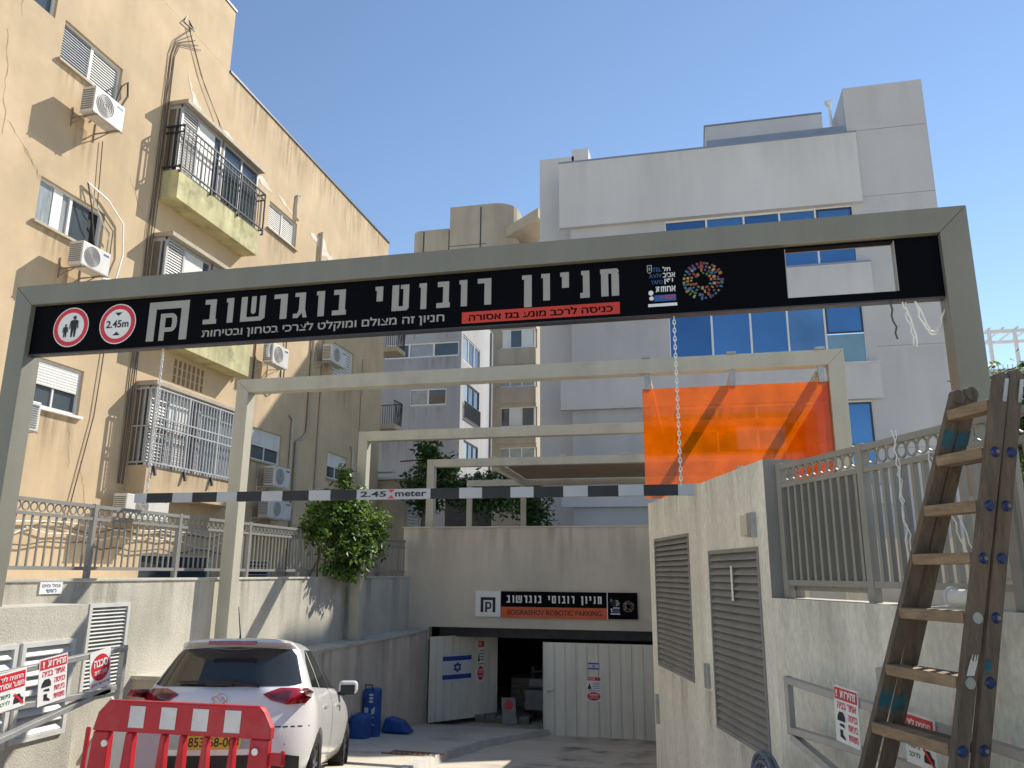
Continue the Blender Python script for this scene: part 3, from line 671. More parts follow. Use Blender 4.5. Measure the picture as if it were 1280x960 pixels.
# chains and height bar
def chain(label, x, y, z0, z1, n_top):
    b = MB(); n = int((z1-z0)/.036); 
    for i in range(n):
        z = z0+(i+.5)*(z1-z0)/n; hx = .011; L2 = .024; a = (1, 0, 0) if i % 2 else (0, 1, 0); a = Vector(a)
        pts = [Vector((x, y, z))+a*hx*math.cos(k*math.pi/4)+Vector((0, 0, L2*math.sin(k*math.pi/4))) for k in range(9)]
        b.tube(pts, .0045, 4)
    return tag(b.build("chain", M_whitealu), label, "chain", "chains holding the height bar")
bx0, bx1, bz0, bz1, by = -5.088, .018, 2.212, 2.298, 6.40
chain("thin steel chain from the sign's left part down to the striped bar", -4.96, by, bz1-.01, sz0-.01, 0)
chain("thin white chain in front of the orange glass, holding the bar's right end", -.085, by, bz1-.01, sz0-.01, 0)
t = thing("height_bar", "black and grey striped 2.45 meter clearance bar hanging across the driveway", "height bar", ((bx0+bx1)/2, by, bz0))
b = MB()
ex = [-5.088, -4.956, -4.684, -4.478, -4.225, -4.022, -3.775, -3.57, -3.313, -3.106, -2.857, -2.182, -1.926, -1.726, -1.481, -1.284, -1.035, -.833, -.584, -.382, -.111, .017]
dark = [i % 2 for i in range(21)]
for a, c, k in zip(ex, ex[1:], dark):
    b.cur = k; b.box(a, c, by, by+.05, bz0, bz1)
b.build("striped_bar", [M_silver, M_ink], t)
b = MB(); text_on(b, "2.45", (-2.823, by-.003, bz0+.02), EX, EZ, .24, .048, False, .02); text_on(b, "meter", (-2.501, by-.003, bz0+.02), EX, EZ, .283, .046, False, .02); b.build("lettering", M_ink, t)
b = MB(); 
for s in (1, -1): b.poly([(-2.567, by-.003, (bz0+bz1)/2+s*.038), (-2.508, by-.003, (bz0+bz1)/2+s*.038), (-2.5375, by-.003, (bz0+bz1)/2+s*.008)])
b.build("red_arrows", M_sred, t)
# loose cables under the sign's opening
def wob(p, q, n, amp, sag=0.0, seed=1):
    rg = random.Random(seed); p, q = Vector(p), Vector(q)
    return [p.lerp(q, i/n)+Vector((rg.uniform(-amp, amp), rg.uniform(-amp, amp)*.6, rg.uniform(-amp, amp)*.3-sag*4*(i/n)*(1-i/n))) for i in range(n+1)]
tag(MB().tube(wob((1.60, 6.4, 3.70), (1.62, 6.4, 3.40), 6, .012, 0, 3), .008, 5).build("loose_cable", M_cable), "short dark cable end hanging below the sign's square opening", "cable")
tag(MB().tube(wob((1.69, 6.4, 3.70), (1.73, 6.4, 3.34), 10, .015, 0, 4), .007, 5).tube(wob((1.70, 6.4, 3.70), (1.76, 6.4, 3.33), 8, .012, 0, 6), .006, 5).build("loose_cable", M_cablew), "straight-hanging tangle of thin white wires below the sign's right end", "cable")
tag(MB().tube(wob((1.77, 6.4, 3.70), (2.0, 6.45, 3.70), 14, .012, .27, 5), .007, 5).tube(wob((1.78, 6.4, 3.70), (2.0, 6.43, 3.70), 12, .012, .25, 9), .006, 5).build("loose_cable", M_cablew), "white wire drooping in a loop below the sign's right end", "cable")

# ------------------------------------------------------------------ orange glass box between the second and third portal
t = thing("orange_screen", "orange acrylic screens hung under the second portal's right half", "screen", (.6, 10.45, 2.3))
MB().box(-.60, 1.76, 10.46, 10.475, 2.56, 4.03).build("front_pane", M_orange, t)
MB().box(1.765, 1.78, 10.48, 14.85, 2.56, 4.03).build("side_pane", M_amber, t)
MB().box(1.70, 1.763, 10.49, 14.85, 2.50, 2.559).build("lower_rail", M_gantry, t)
MB().box(1.70, 1.763, 14.0, 14.08, 2.56, 4.10).build("side_post", M_gantry, t)
for x in (-.53, .585, 1.69):
    MB().beam((x, 10.62, 4.165), (x, 14.88, 4.165), .09, .09).build("long_beam", M_gantry, t)
    b = MB().box(x-.035, x+.035, 10.44, 10.50, 4.02, 4.242).box(x-.06, x+.06, 10.38, 10.62, 4.441, 4.475); b.build("bracket", M_galv, t)
# shade canopy behind the farthest portal
t = thing("shade_canopy", "tan fabric canopy in a pale frame behind the farthest portal", "canopy", (-3, 21, 4.1))
b = MB().poly([(-4.75, 19.45, 4.36), (1.9, 19.45, 4.36), (1.9, 22.6, 4.30), (-4.75, 22.6, 4.30)]); o = b.build("fabric", M_canvas, t)
sd = o.modifiers.new("thick", 'SOLIDIFY'); sd.thickness = .01
MB().box(-6.6, 1.9, 22.7, 22.9, 4.12, 4.30).build("far_beam", M_gantry, t)
MB().box(-4.95, -4.78, 19.42, 22.68, 4.16, 4.30).build("side_beam", M_gantry, t)
for x in (-6.6, -4.95): MB().box(x, x+.14, 22.72, 22.86, 2.4, 4.118).build("post", M_gantry, t)

# ------------------------------------------------------------------ walls, fence and frame on the right
K = .735                                                        # metres per unit of the right-hand walls' drawing
Zs = lambda z: 1.6+K*(z-1.6)
CR = Vector((.547, 6.403, 0))                                   # the corner where the tall and the low wall meet
UL = Vector((-.418, .908, 0)).normalized()                      # along the low wall, away from the camera
UT = Vector((-.2727, .9621, 0)).normalized()                    # along the tall wall, away
NL = Vector((-UL.y, UL.x, 0)); NT = Vector((-UT.y, UT.x, 0))    # outward, towards the driveway
def along(O, U, N):
    return lambda t, z, d=0: O + U*(t*K) + N*(d*K) + Vector((0, 0, Zs(z)))
PT = along(CR, UT, NT); PL = along(CR, -UL, NL)
LT = 5.55
r = thing("vent_wall", "tall pale roughcast wall with two dark louvred vents on the right", "wall", (0, 11.5, -1.2))
holes = [(.295, 2.10, -.235, 1.895), (3.03, 5.15, .16, 2.17)]
def sheet_local(mb, P, u0, u1, z0, z1, holes, depth):
    us = sorted({u0, u1, *[h[0] for h in holes], *[h[1] for h in holes]}); zs = sorted({z0, z1, *[h[2] for h in holes], *[h[3] for h in holes]})
    for ua, ub in zip(us, us[1:]):
        for za, zb in zip(zs, zs[1:]):
            if any(h[0] < (ua+ub)/2 < h[1] and h[2] < (za+zb)/2 < h[3] for h in holes): continue
            mb.poly([P(ua, za), P(ub, za), P(ub, zb), P(ua, zb)])
    for a, b2, e, f in holes:
        mb.poly([P(a, e), P(b2, e), P(b2, e, -depth), P(a, e, -depth)]); mb.poly([P(a, f), P(b2, f), P(b2, f, -depth), P(a, f, -depth)])
        mb.poly([P(a, e), P(a, f), P(a, f, -depth), P(a, e, -depth)]); mb.poly([P(b2, e), P(b2, f), P(b2, f, -depth), P(b2, e, -depth)])
b = MB(); sheet_local(b, PT, 0, LT, -2.2, 2.80, holes, .12)
b.build("front_face", M_rough, r)
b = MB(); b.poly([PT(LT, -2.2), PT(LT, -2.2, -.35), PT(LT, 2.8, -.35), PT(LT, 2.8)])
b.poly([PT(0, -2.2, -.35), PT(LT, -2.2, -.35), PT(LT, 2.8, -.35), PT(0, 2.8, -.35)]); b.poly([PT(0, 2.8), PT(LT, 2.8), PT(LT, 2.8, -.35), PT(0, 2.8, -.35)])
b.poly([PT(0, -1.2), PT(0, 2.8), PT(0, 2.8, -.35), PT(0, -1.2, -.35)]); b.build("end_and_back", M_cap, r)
for hidx, (a, b2, e, f) in enumerate(holes):
    lab = "near and taller dark louvred vent in the pale wall, beside the wall's corner" if hidx == 0 else "far dark louvred vent in the pale wall, next to the garage"
    v = thing("louvre_vent", lab, "louvre vent", PT((a+b2)/2, e))
    fr = MB()
    for ua, ub, za, zb in ((a, a+.04, e, f), (b2-.04, b2, e, f), (a+.04, b2-.04, f-.045, f), (a+.04, b2-.04, e, e+.045)):
        fr.faces([PT(ua, za, .015), PT(ub, za, .015), PT(ub, zb, .015), PT(ua, zb, .015), PT(ua, za, -.09), PT(ub, za, -.09), PT(ub, zb, -.09), PT(ua, zb, -.09)],
                 [(0,1,2,3),(4,7,6,5),(0,4,5,1),(1,5,6,2),(2,6,7,3),(3,7,4,0)])
    fr.build("frame", M_vent, v)
    n = 24; h = (f-e-.09)/n; sm = MB()
    for i in range(n):
        z = e+.045+i*h
        sm.faces([PT(a+.04, z, .004), PT(b2-.04, z, .004), PT(b2-.04, z+h*.2, .012), PT(a+.04, z+h*.2, .012), PT(b2-.04, z+h*.98, -.05), PT(a+.04, z+h*.98, -.05)], [(0,1,2,3),(3,2,4,5)])
    sm.build("slat_panel", M_vent, v)
    MB().poly([PT(a, e, -.10), PT(b2, e, -.10), PT(b2, f, -.10), PT(a, f, -.10)]).build("backing", M_dark, v)
    if hidx == 0:
        MB().faces([PT(1.15, 1.30, .02), PT(1.22, 1.30, .02), PT(1.22, 1.70, .02), PT(1.15, 1.70, .02)], [(0,1,2,3)]).build("sticker", M_white, v)
def wall_box(P, u0, u1, z0, z1, d):
    b = MB(); vs = [P(u, z, dd) for dd in (-.002, d) for u, z in ((u0, z0), (u1, z0), (u1, z1), (u0, z1))]
    return b.faces(vs, [(0,3,2,1),(4,5,6,7),(0,1,5,4),(1,2,6,5),(2,3,7,6),(3,0,4,7)])
t = thing("junction_box", "small cream junction box above the near louvred vent", "junction box", PT(.35, 2.0))
wall_box(PT, .30, .44, 2.0, 2.26, .06).build("metal_cover", M_galv, t); wall_box(PT, .455, .70, 2.02, 2.25, .05).build("box_body", mat("cream_box", (.60, .55, .42), .6, .06), t, bevel=.008)
tag(wall_box(PT, 2.30, 2.42, .18, .48, .05).build("metal_box", M_galv, bevel=.006), "small grey metal box on the pale wall between the two louvred vents", "box")
tag(wall_box(PT, 5.22, 5.32, -.75, -.30, .04).build("metal_box", M_galv, bevel=.006), "narrow grey metal plate on the pale wall's far end by the garage door", "box")
for i, (u, lab) in enumerate(((1.0, "small grey lump on the tall wall's top edge near its corner"), (2.9, "pale lump on the tall wall's top edge below the orange glass"))):
    tag(MB().cyl(PT(u, 2.8, -.1), PT(u, 2.86, -.1), .045, 10, .025).build("cap_lump", M_conc), lab, "cap")
e0 = PT(LT, 0); b = MB(); ex_, ey_ = e0.x+.08, e0.y
b.faces([(ex_, ey_+.02, -1.6), (-.70, 18.57, -2.2), (-.70, 18.57, 2.35), (ex_, ey_+.02, 2.35), (ex_+.25, ey_+.02, -1.6), (-.45, 18.57, -2.2), (-.45, 18.57, 2.35), (ex_+.25, ey_+.02, 2.35)],
        [(0,1,2,3),(4,7,6,5),(0,4,5,1),(1,5,6,2),(2,6,7,3),(3,7,4,0)])
tag(b.build("driveway_wall", M_gconc), "plain grey driveway wall running from the vent wall's far end to the garage", "wall")
# low wall
LL = 7.0
r = thing("low_wall", "low pale roughcast wall carrying the grey fence behind the ladder", "wall", (1.9, 6.3, -.4))
b = MB(); b.poly([PL(0, -1.4, .0), PL(LL, -1.4, 0), PL(LL, 1.37, 0), PL(0, 1.37, 0)]); b.poly([PL(LL, -1, 0), PL(LL, -1, -.4), PL(LL, 1.37, -.4), PL(LL, 1.37, 0)])
b.build("wall", M_rough, r)
MB().poly([PL(-.05, 1.372, .004), PL(LL, 1.372, .004), PL(LL, 1.372, -.42), PL(-.05, 1.372, -.42)]).build("top_face", M_conc, r)
# short grey rendered pillar between tall wall end and fence
r = thing("steel_fence", "dark grey steel fence with ring band on the low right wall", "fence", PL(3, 1.37, -.12))
O = PL(.08, 0, -.14); O.z = 0
ring_fence(r, O, -UL, 6.6*K, Zs(1.375), Zs(2.70), [q_*K for q_ in (.03, 1.38, 2.92, 4.45, 5.95)], M_fencer, pitch=.090, pw=.026, pd=.036, band=.112)
# solid boards behind the fence's first bays
b = MB(); Q = along(O, -UL, NL)
for i in range(10):
    u = .02+i*.135; b.faces([Q(u, 1.45, -.06), Q(u+.125, 1.45, -.06), Q(u+.125, 2.50, -.06), Q(u, 2.50, -.06), Q(u, 1.45, -.08), Q(u+.125, 1.45, -.08), Q(u+.125, 2.5, -.08), Q(u, 2.5, -.08)],
        [(0,1,2,3),(4,7,6,5),(0,4,5,1),(1,5,6,2),(2,6,7,3),(3,7,4,0)])
b.build("board_panel", M_fencer, r)
# big slotted grey crate behind the fence
t = thing("plastic_crate", "grey slotted crate standing behind the right fence's second bay", "crate", Q(2.3, .85, -1.3))
b = MB(); c0 = Q(2.3, 0, -1.2); c0.z = 0
for k in range(5):
    z = .86+k*.25; b.obox(c0+Vector((0, 0, z+.075)), -UL*.46, NL*.37, Vector((0, 0, .085)))
    for s in (-.56, -.2, .2, .56): b.obox(c0-UL*s*.74+Vector((0, 0, z+.19)), -UL*.045, NL*.36, Vector((0, 0, .033)))
b.build("body", mat("grey_crate", (.40, .38, .35), .7, .1, 3), t)
# galvanised frame on the low wall
t = thing("guard_frame", "galvanised steel gate frame fixed low on the right roughcast wall", "frame", PL(1.5, .0, .3))
G0 = Vector((.570, 5.873, 0)); GU = -UL; Pf = along(G0, GU, NL)
for a, c, nm in (((0, .665), (3.6, .52), "top_rail"), ((0, .24), (3.6, .33), "middle_rail"), ((.02, .19), (1.2, -.12), "brace"), ((0, .70), (0, .20), "upright")):
    MB().beam(Pf(*a), Pf(*c), .045, .055 if nm != "upright" else .045, NL).build(nm, M_galv, t, bevel=.005)
tag(wall_box(PL, 1.65, 1.85, .58, .88, .07).build("metal_box", M_galv, bevel=.008), "grey metal box on the low right wall above the warning sign", "box")

def warning_sign(label, O, X, Z, w, h, group=None):
    """danger building site sign: red head, red text, helmet and boot pictograms"""
    O = Vector(O); N = X.cross(Z)
    t = thing("warning_sign", label, "warning sign", O, group)
    b = MB(); b.prism([O, O+X*w, O+X*w+Z*h, O+Z*h], -N*.006); b.build("panel", M_white, t)
    flat(MB(), O, X, Z, .03*w, .97*w, .76*h, .97*h, .002).build("red_header", M_sred, t)
    b = MB(); text_on(b, "זהירות", O+X*w*.28+Z*h*.80+N*.004, X, Z, w*.65, h*.135, True, .035); text_on(b, "!", O+X*w*.10+Z*h*.80+N*.004, X, Z, w*.07, h*.135, False, .03); b.build("white_lettering", M_white, t)
    b = MB(); text_on(b, "אתר בניה", O+X*w*.12+Z*h*.60+N*.002, X, Z, w*.80, h*.12, True, .02)
    for k, tx in enumerate(("כניסה", "ביציאת", "משאיות")): text_on(b, tx, O+X*w*.56+Z*h*(.42-k*.17)+N*.002, X, Z, w*.38, h*.115, True, .02)
    b.build("red_lettering", M_sred, t)
    b = MB(); b.poly([O+X*w*a+Z*h*c+N*.002 for a, c in ((.10, .38), (.44, .38), (.43, .47), (.36, .545), (.2, .545), (.12, .47))])
    b.poly([O+X*w*a+Z*h*c+N*.002 for a, c in ((.18, .30), (.40, .27), (.38, .335), (.20, .335))])
    b.poly([O+X*w*a+Z*h*c+N*.002 for a, c in ((.20, .10), (.42, .06), (.42, .10), (.32, .15), (.32, .23), (.20, .23))]); b.build("pictograms", M_ink, t)
    return t
XR = -UL.copy(); ZR = Vector((0, 0, 1))
tilt = rad(-3); XR2 = (XR*math.cos(tilt)+ZR*math.sin(tilt)); ZR2 = (ZR*math.cos(tilt)-XR*math.sin(tilt))
warning_sign("red and white danger sign with helmet pictogram, left of the wooden ladder", Pf(.76, .30, .05), XR2, ZR2, .31*K, .43*K)
def parking_notice(label, O, X, Z, w, h, group=None):
    O = Vector(O); N = X.cross(Z); t = thing("warning_sign", label, "warning sign", O, group)
    b = MB(); b.prism([O, O+X*w, O+X*w+Z*h, O+Z*h], -N*.006); b.build("panel", M_white, t)
    b = MB(); flat(b, O, X, Z, .04*w, .96*w, .53*h, .96*h, .002)
    b.poly([O+X*w*a+Z*h*c+N*.004 for a, c in ((.58, .36), (.63, .40), (.96, .10), (.91, .06))]); b.build("red_fields", M_sred, t)
    b = MB(); text_on(b, "החניה ליד", O+X*w*.12+Z*h*.77+N*.004, X, Z, w*.76, h*.13, True, .03); text_on(b, "השער אסורה", O+X*w*.08+Z*h*.58+N*.004, X, Z, w*.84, h*.13, True, .03); b.build("white_lettering", M_white, t)
    b = MB()
    b.poly([O+X*w*a+Z*h*c+N*.002 for a, c in ((.6, .12), (.93, .12), (.93, .24), (.86, .26), (.8, .36), (.68, .36), (.62, .26), (.6, .22))]); b.build("car_pictogram", M_ink, t)
    b = MB(); text_on(b, "גישה", O+X*w*.10+Z*h*.32+N*.002, X, Z, w*.38, h*.11, True, .02); text_on(b, "לרכב", O+X*w*.10+Z*h*.15+N*.002, X, Z, w*.38, h*.11, True, .02); b.build("green_lettering", mat("print_green", (.03, .22, .10), .5), t)
    return t
parking_notice("red and white no-parking sign half hidden behind the wooden ladder", Pf(1.60, .32, .05), XR2, ZR2, .30*K, .34*K)

# spool, cables on the right
sp = PL(2.62, 1.375, -.02)
t = thing("cable_spool", "white cable spool lying on the low wall behind the ladder", "spool", sp)
b = MB(); c = sp+Vector((0, 0, .057)); b.cyl(c-UL*.095, c-UL*.088, .055, 18).build("flange", M_whitealu, t); MB().cyl(c+UL*.088, c+UL*.095, .055, 18).build("flange", M_whitealu, t)
MB().cyl(c-UL*.088, c+UL*.088, .042, 18).build("wound_cable", M_cablew, t, smooth=False)
q0 = Q(1.88, 2.78, .05)
tag(MB().tube(wob(q0, Q(1.92, 1.32, .04), 26, .013, 0, 21), .0042, 5).tube(wob(q0, Q(1.95, 1.60, .05), 22, .016, 0, 22), .0036, 5).build("loose_cable", M_cablew), "tangled thin white cable hanging over the grey fence, left of the ladder", "cable")
tag(MB().tube(wob(Q(2.25, 2.55, .05), Q(2.62, 1.55, .05), 16, .011, .05, 23), .0042, 5).tube(wob(Q(2.28, 2.5, .05), Q(2.72, 1.5, .05), 14, .009, .02, 24), .0036, 5).build("loose_cable", M_cablew), "slack white cable slanting down the fence just beside the ladder", "cable")
c = Vector((.441, 6.086, .247)); b = MB()
for k in range(7):
    ct = c+NL*(.025+.021*(k % 3)); q = .088+.012*k
    b.tube([ct+UL*(math.cos(a)*q)+Vector((0, 0, math.sin(a)*q*1.05+.008*math.sin(a*2+k))) for a in [i*math.pi/14 for i in range(29)]], .0125, 6)
tag(b.build("hose_coil", M_rope), "coil of dark grey hose hanging low at the corner of the right walls", "hose")

# ------------------------------------------------------------------ wooden ladder
t = thing("wooden_ladder", "old weathered wooden step ladder with blue capped bolts in the right foreground", "ladder", (1.0, 4.1, -.35))
A0, B0 = Vector((1.405, 4.0, 2.50)), Vector((1.027, 4.0, .80))
LU = Vector((-math.sin(rad(24)), math.cos(rad(24)), 0)); LN = Vector((LU.y, -LU.x, 0))
A1, B1 = A0+LU*.285+Vector((0, 0, -.02)), B0+LU*.575
def ext(a, b2, z): return a+(b2-a)*((z-a.z)/(b2.z-a.z))
zg = -.34
near = (A0, ext(A0, B0, zg)); far = (A1, ext(A1, B1, zg))
ax = (near[1]-near[0]).normalized()
rows = [2.385, 2.16, 1.915, 1.68, 1.42, 1.145, .865, .59, .31, .03]
for fr in range(2):
    off0 = LN*(.001 if fr == 0 else .082); spread = LN*(.0 if fr == 0 else .05); w = .076
    for (p, q), nm in ((near, "rail"), (far, "rail")):
        o2 = off0
        p2, q2 = p+o2, q+o2+spread
        d = (q2-p2); a = d.normalized(); side = LN
        top = p2 + Vector((0, 0, .02*fr))
        b = MB(); b.obox((top+q2)/2+side*w/2, (q2-top)/2, side*w/2, LU*.017)
        # rounded top
        b.cyl(top+side*w/2-LU*.0165, top+side*w/2+LU*.0165, w/2*.995, 16)
        b.build(nm, M_wood, t, bevel=.004)
    if fr == 0 or True:
        for k, z in enumerate(rows):
            a = ext(*near, z)+off0+spread*((near[0].z-z)/2.9); c = ext(*far, z)+off0+spread*((far[0].z-z)/2.9)
            dd = (c-a).normalized()
            if fr == 0:
                b = MB(); b.obox((a+c)/2+LN*.037, (c-a)/2-dd*.019, LN*.043, Vector((0, 0, .026))); b.build("rung", M_rung, t, bevel=.004)
            elif k > 0:
                b = MB(); b.obox((a+c)/2+LN*.037, (c-a)/2-dd*.019, LN*.036, Vector((0, 0, .017))); b.build("rung", M_wood, t, bevel=.004)
            if k in (1, 2, 3, 4, 5, 6, 7):
                cc = a+LN*(.038)-LU*.017
                if fr == 0 and k in (4, 5):
                    MB().cyl(cc, cc-LU*.006, .025, 16).build("washer", M_galv, t)
                else:
                    MB().cyl(cc, cc-LU*.012, .026, 20, .019).build("bolt_cap", M_bluecap, t)
                    if (k+fr) % 2: MB().cyl(cc-LU*.0131, cc-LU*.019, .010, 10).build("bolt_end", M_tarp, t)
for o2 in (.012, .095):
    p = near[0]+LN*(o2+.026)-LU*.0175; MB().obox(p+Vector((0, 0, -.05))+LN*.004, LN*.010, Vector((-.012, 0, -.055)), LU*.003).build("hinge_plate", M_galv, t)
def smeared(c, hw, hl, ax_, seed):
    rg = random.Random(seed); mb = MB()
    for k in range(9):
        x0 = -hw+2*hw*k/9; x1 = x0+2*hw/9*rg.uniform(.7, 1.0); l0, l1 = rg.uniform(.55, 1.1)*hl, rg.uniform(.55, 1.1)*hl
        mb.poly([c+LN*x0-ax_*l0, c+LN*x1-ax_*l0*rg.uniform(.8, 1.1), c+LN*x1+ax_*l1, c+LN*x0+ax_*l1*rg.uniform(.8, 1.1)])
    return mb
fx = (far[1]-far[0]).normalized()
for k, (o2, z) in enumerate(((.0, 2.27), (.082, 2.27), (.0, 1.0), (.082, .98))):
    smeared(ext(*far, z)+LN*(o2+.038)-LU*.0178, .036, .05, fx, k).build("paint_smear", M_tealp, t)
smeared(ext(*near, 1.18)+LN*(.038)-LU*.0178, .02, .09, fx, 9).build("paint_smear", M_whitealu, t)
smeared(ext(*near, 1.2)+LN*(.12)-LU*.0178, .02, .05, fx, 10).build("paint_smear", M_tealp, t)

# ------------------------------------------------------------------ cream apartment block on the left
XF, XB = -11.3, -10.85
bl = thing("apartment_building", "cream stuccoed apartment block with balconies filling the left side", "building", (-16, 15, 1.3))
WIN = dict(w1=(10.73, 12.31, 11.0, 11.86), w2=(10.75, 12.38, 7.71, 8.58), w3=(11.2, 12.4, 4.43, 5.31), w4=(18.33, 19.93, 11.0, 11.82),
           w5=(18.45, 20.0, 4.48, 5.33), w6=(22.92, 24.37, 4.5, 5.33), w7=(22.9, 24.45, 7.75, 8.97), w0=(9.3, 10.49, 11.69, 12.9),
           g1=(9.2, 11.3, 1.35, 2.15), g2=(14.6, 17.2, 1.35, 1.95), g3=(18.6, 20.0, 1.35, 1.9))
Y0, Y1, ZT = 4.2, 27.1, 14.28
b = MB(); wall_sheet(b, 'x', XF, Y0, Y1, 1.2, ZT, list(WIN.values()), .16)
b.poly([(XF, Y1, 1.2), (-24, Y1, 1.2), (-24, Y1, ZT), (XF, Y1, ZT)]); b.poly([(XF, Y0, 1.2), (-24, Y0, 1.2), (-24, Y0, ZT), (XF, Y0, ZT)])
b.poly([(-24, Y0, 1.2), (-24, Y1, 1.2), (-24, Y1, ZT), (-24, Y0, ZT)]); b.poly([(XF, Y0, ZT), (XF, Y1, ZT), (-24, Y1, ZT), (-24, Y0, ZT)])
b.build("wall", M_cream, bl)
b = MB().box(XF-.16, XF-.14, Y0+.1, Y1-.1, 1.25, ZT-.1); b.build("room_backing", M_dark, bl)
b = MB().box(XF-.25, XF+.035, 15.92, Y1+.03, ZT+.002, ZT+.06); b.build("roof_edge", M_iron, bl)
b = MB().box(XF-8, XF+.002, Y0, 15.9, ZT+.001, 16.1); b.build("roof_block", M_cream, bl)
b = MB().box(XF-8.02, XF+.03, Y0, 15.93, 16.1, 16.16); b.build("roof_edge", M_iron, bl)

def win(key, kind, sill=True):
    y0, y1, z0, z1 = WIN[key]; X = XF-.10
    f = MB(); fw = .05
    for a, c, e, g2 in ((y0, y0+fw, z0, z1), (y1-fw, y1, z0, z1), (y0+fw, y1-fw, z0, z0+fw), (y0+fw, y1-fw, z1-fw, z1)): f.box(X-.03, X+.04, a, c, e, g2)
    if kind in ('slide', 'half'): ym = (y0+y1)/2; f.box(X-.03, X+.035, ym-.03, ym+.03, z0+fw, z1-fw)
    w = f.build("window", M_whitealu, bl)
    def pane(a, c, e, g2, M, dx=0): MB().box(X-.012+dx, X+dx, a, c, e, g2).build("pane", M, w)
    def slats(a, c, e, g2, n, M, nm="shutter"):
        s = MB(); h = (g2-e)/n
        for i in range(n): s.faces([(X+.03, a, e+i*h), (X+.03, c, e+i*h), (X+.005, c, e+i*h+h*.97), (X+.005, a, e+i*h+h*.97)], [(0, 1, 2, 3)])
        s.build(nm, M, w)
    ym = (y0+y1)/2
    if kind == 'half':
        pane(y0+fw, ym-.03, z0+fw, z1-fw, M_glass); slats(ym+.03, y1-fw, z0+fw, z1-fw, 13, M_shutter)
        s = MB()
        for i in range(13): s.box(X+.02, X+.03, y0+fw, ym-.03, z0+.1+i*.055, z0+.112+i*.055)
        s.build("grille", M_silver, w)
    elif kind == 'slide':
        pane(y0+fw, y0+.38, z0+fw, z1-fw, M_glassl, .01); MB().box(X-.01, X+.02, y0+.40, y0+.62, z0+fw, z1-fw).build("curtain", M_cablew, w)
        pane(y0+.64, ym-.03, z0+fw, z1-fw, M_glassl); pane(ym+.03, y1-.32, z0+fw, z1-fw, M_glass)
    elif kind == 'shutter':
        slats(y0+fw, ym-.02, z0+fw, z1-fw, 12, M_shutter); slats(ym+.02, y1-fw, z0+fw, z1-fw, 12, M_shutter)
        MB().box(X-.03, X+.045, ym-.02, ym+.02, z0+fw, z1-fw).build("mullion", M_whitealu, w)
    elif kind == 'roller':
        zc = z0+(z1-z0)*.46; s = MB(); n = 9; h = (z1-zc)/n
        for i in range(n): s.faces([(X+.045, y0+fw, zc+i*h), (X+.045, y1-fw, zc+i*h), (X+.05, y1-fw, zc+i*h+h*.5), (X+.05, y0+fw, zc+i*h+h*.5), (X+.045, y1-fw, zc+i*h+h*.95), (X+.045, y0+fw, zc+i*h+h*.95)], [(0,1,2,3),(3,2,4,5)])
        s.build("roller_shutter", M_shutter, w); pane(y0+fw, y1-fw, z0+fw, zc, M_glass)
        MB().box(X-.01, X+.025, ym-.02, ym+.02, z0+fw, zc).build("mullion", M_whitealu, w)
    elif kind == 'dark': pane(y0+fw, y1-fw, z0+fw, z1-fw, M_glass)
    elif kind == 'grate':
        s = MB(); n = int((z1-z0)/.09)
        for i in range(n): s.box(X+.0, X+.03, y0+fw, y1-fw, z0+fw+i*.09, z0+fw+i*.09+.035)
        s.build("grille", M_silver, w)
    if sill: MB().box(XF-.02, XF+.07, y0-.06, y1+.06, z0-.055, z0-.004).build("sill", M_pipe if key != 'w3' else M_whitealu, w)
    return w
win('w1', 'half'); win('w2', 'slide'); win('w3', 'roller'); win('w4', 'shutter'); win('w5', 'roller'); win('w6', 'roller'); win('w7', 'shutter'); win('w0', 'dark', False)
win('g1', 'grate', False); win('g2', 'dark', False); win('g3', 'grate', False)

def railing(root, y0, y1, z, h, n, X, M, sides=True, ext=.0, nm="railing"):
    r = MB(); r.beam((X, y0, z+h), (X, y1, z+h), .04, .035); r.beam((X, y0, z+h-.16), (X, y1, z+h-.16), .03, .02); r.beam((X, y0, z+.0), (X, y1, z+.0), .04, .03)
    for i in range(n+1):
        y = y0+(y1-y0)*i/n; big = i % max(1, n//3) == 0
        r.beam((X, y, z-.02 if not big else z-.14), (X, y, z+h), .035 if big else .016, .035 if big else .016, (0, 1, 0))
        if big: r.beam((X, y, z-.13), (XB-.02 if X > XB else X-.08, y, z-.13), .03, .03)
    for y in (y0, y1):
        for zz in (z+h, z+h-.16, z): r.beam((X, y, zz), (XF, y, zz), .035, .03)
        for k in range(1, 4): x = X+(XF-X)*k/4; r.beam((x, y, z), (x, y, z+h), .016, .016, (0, 1, 0))
    return r.build(nm, M, root)
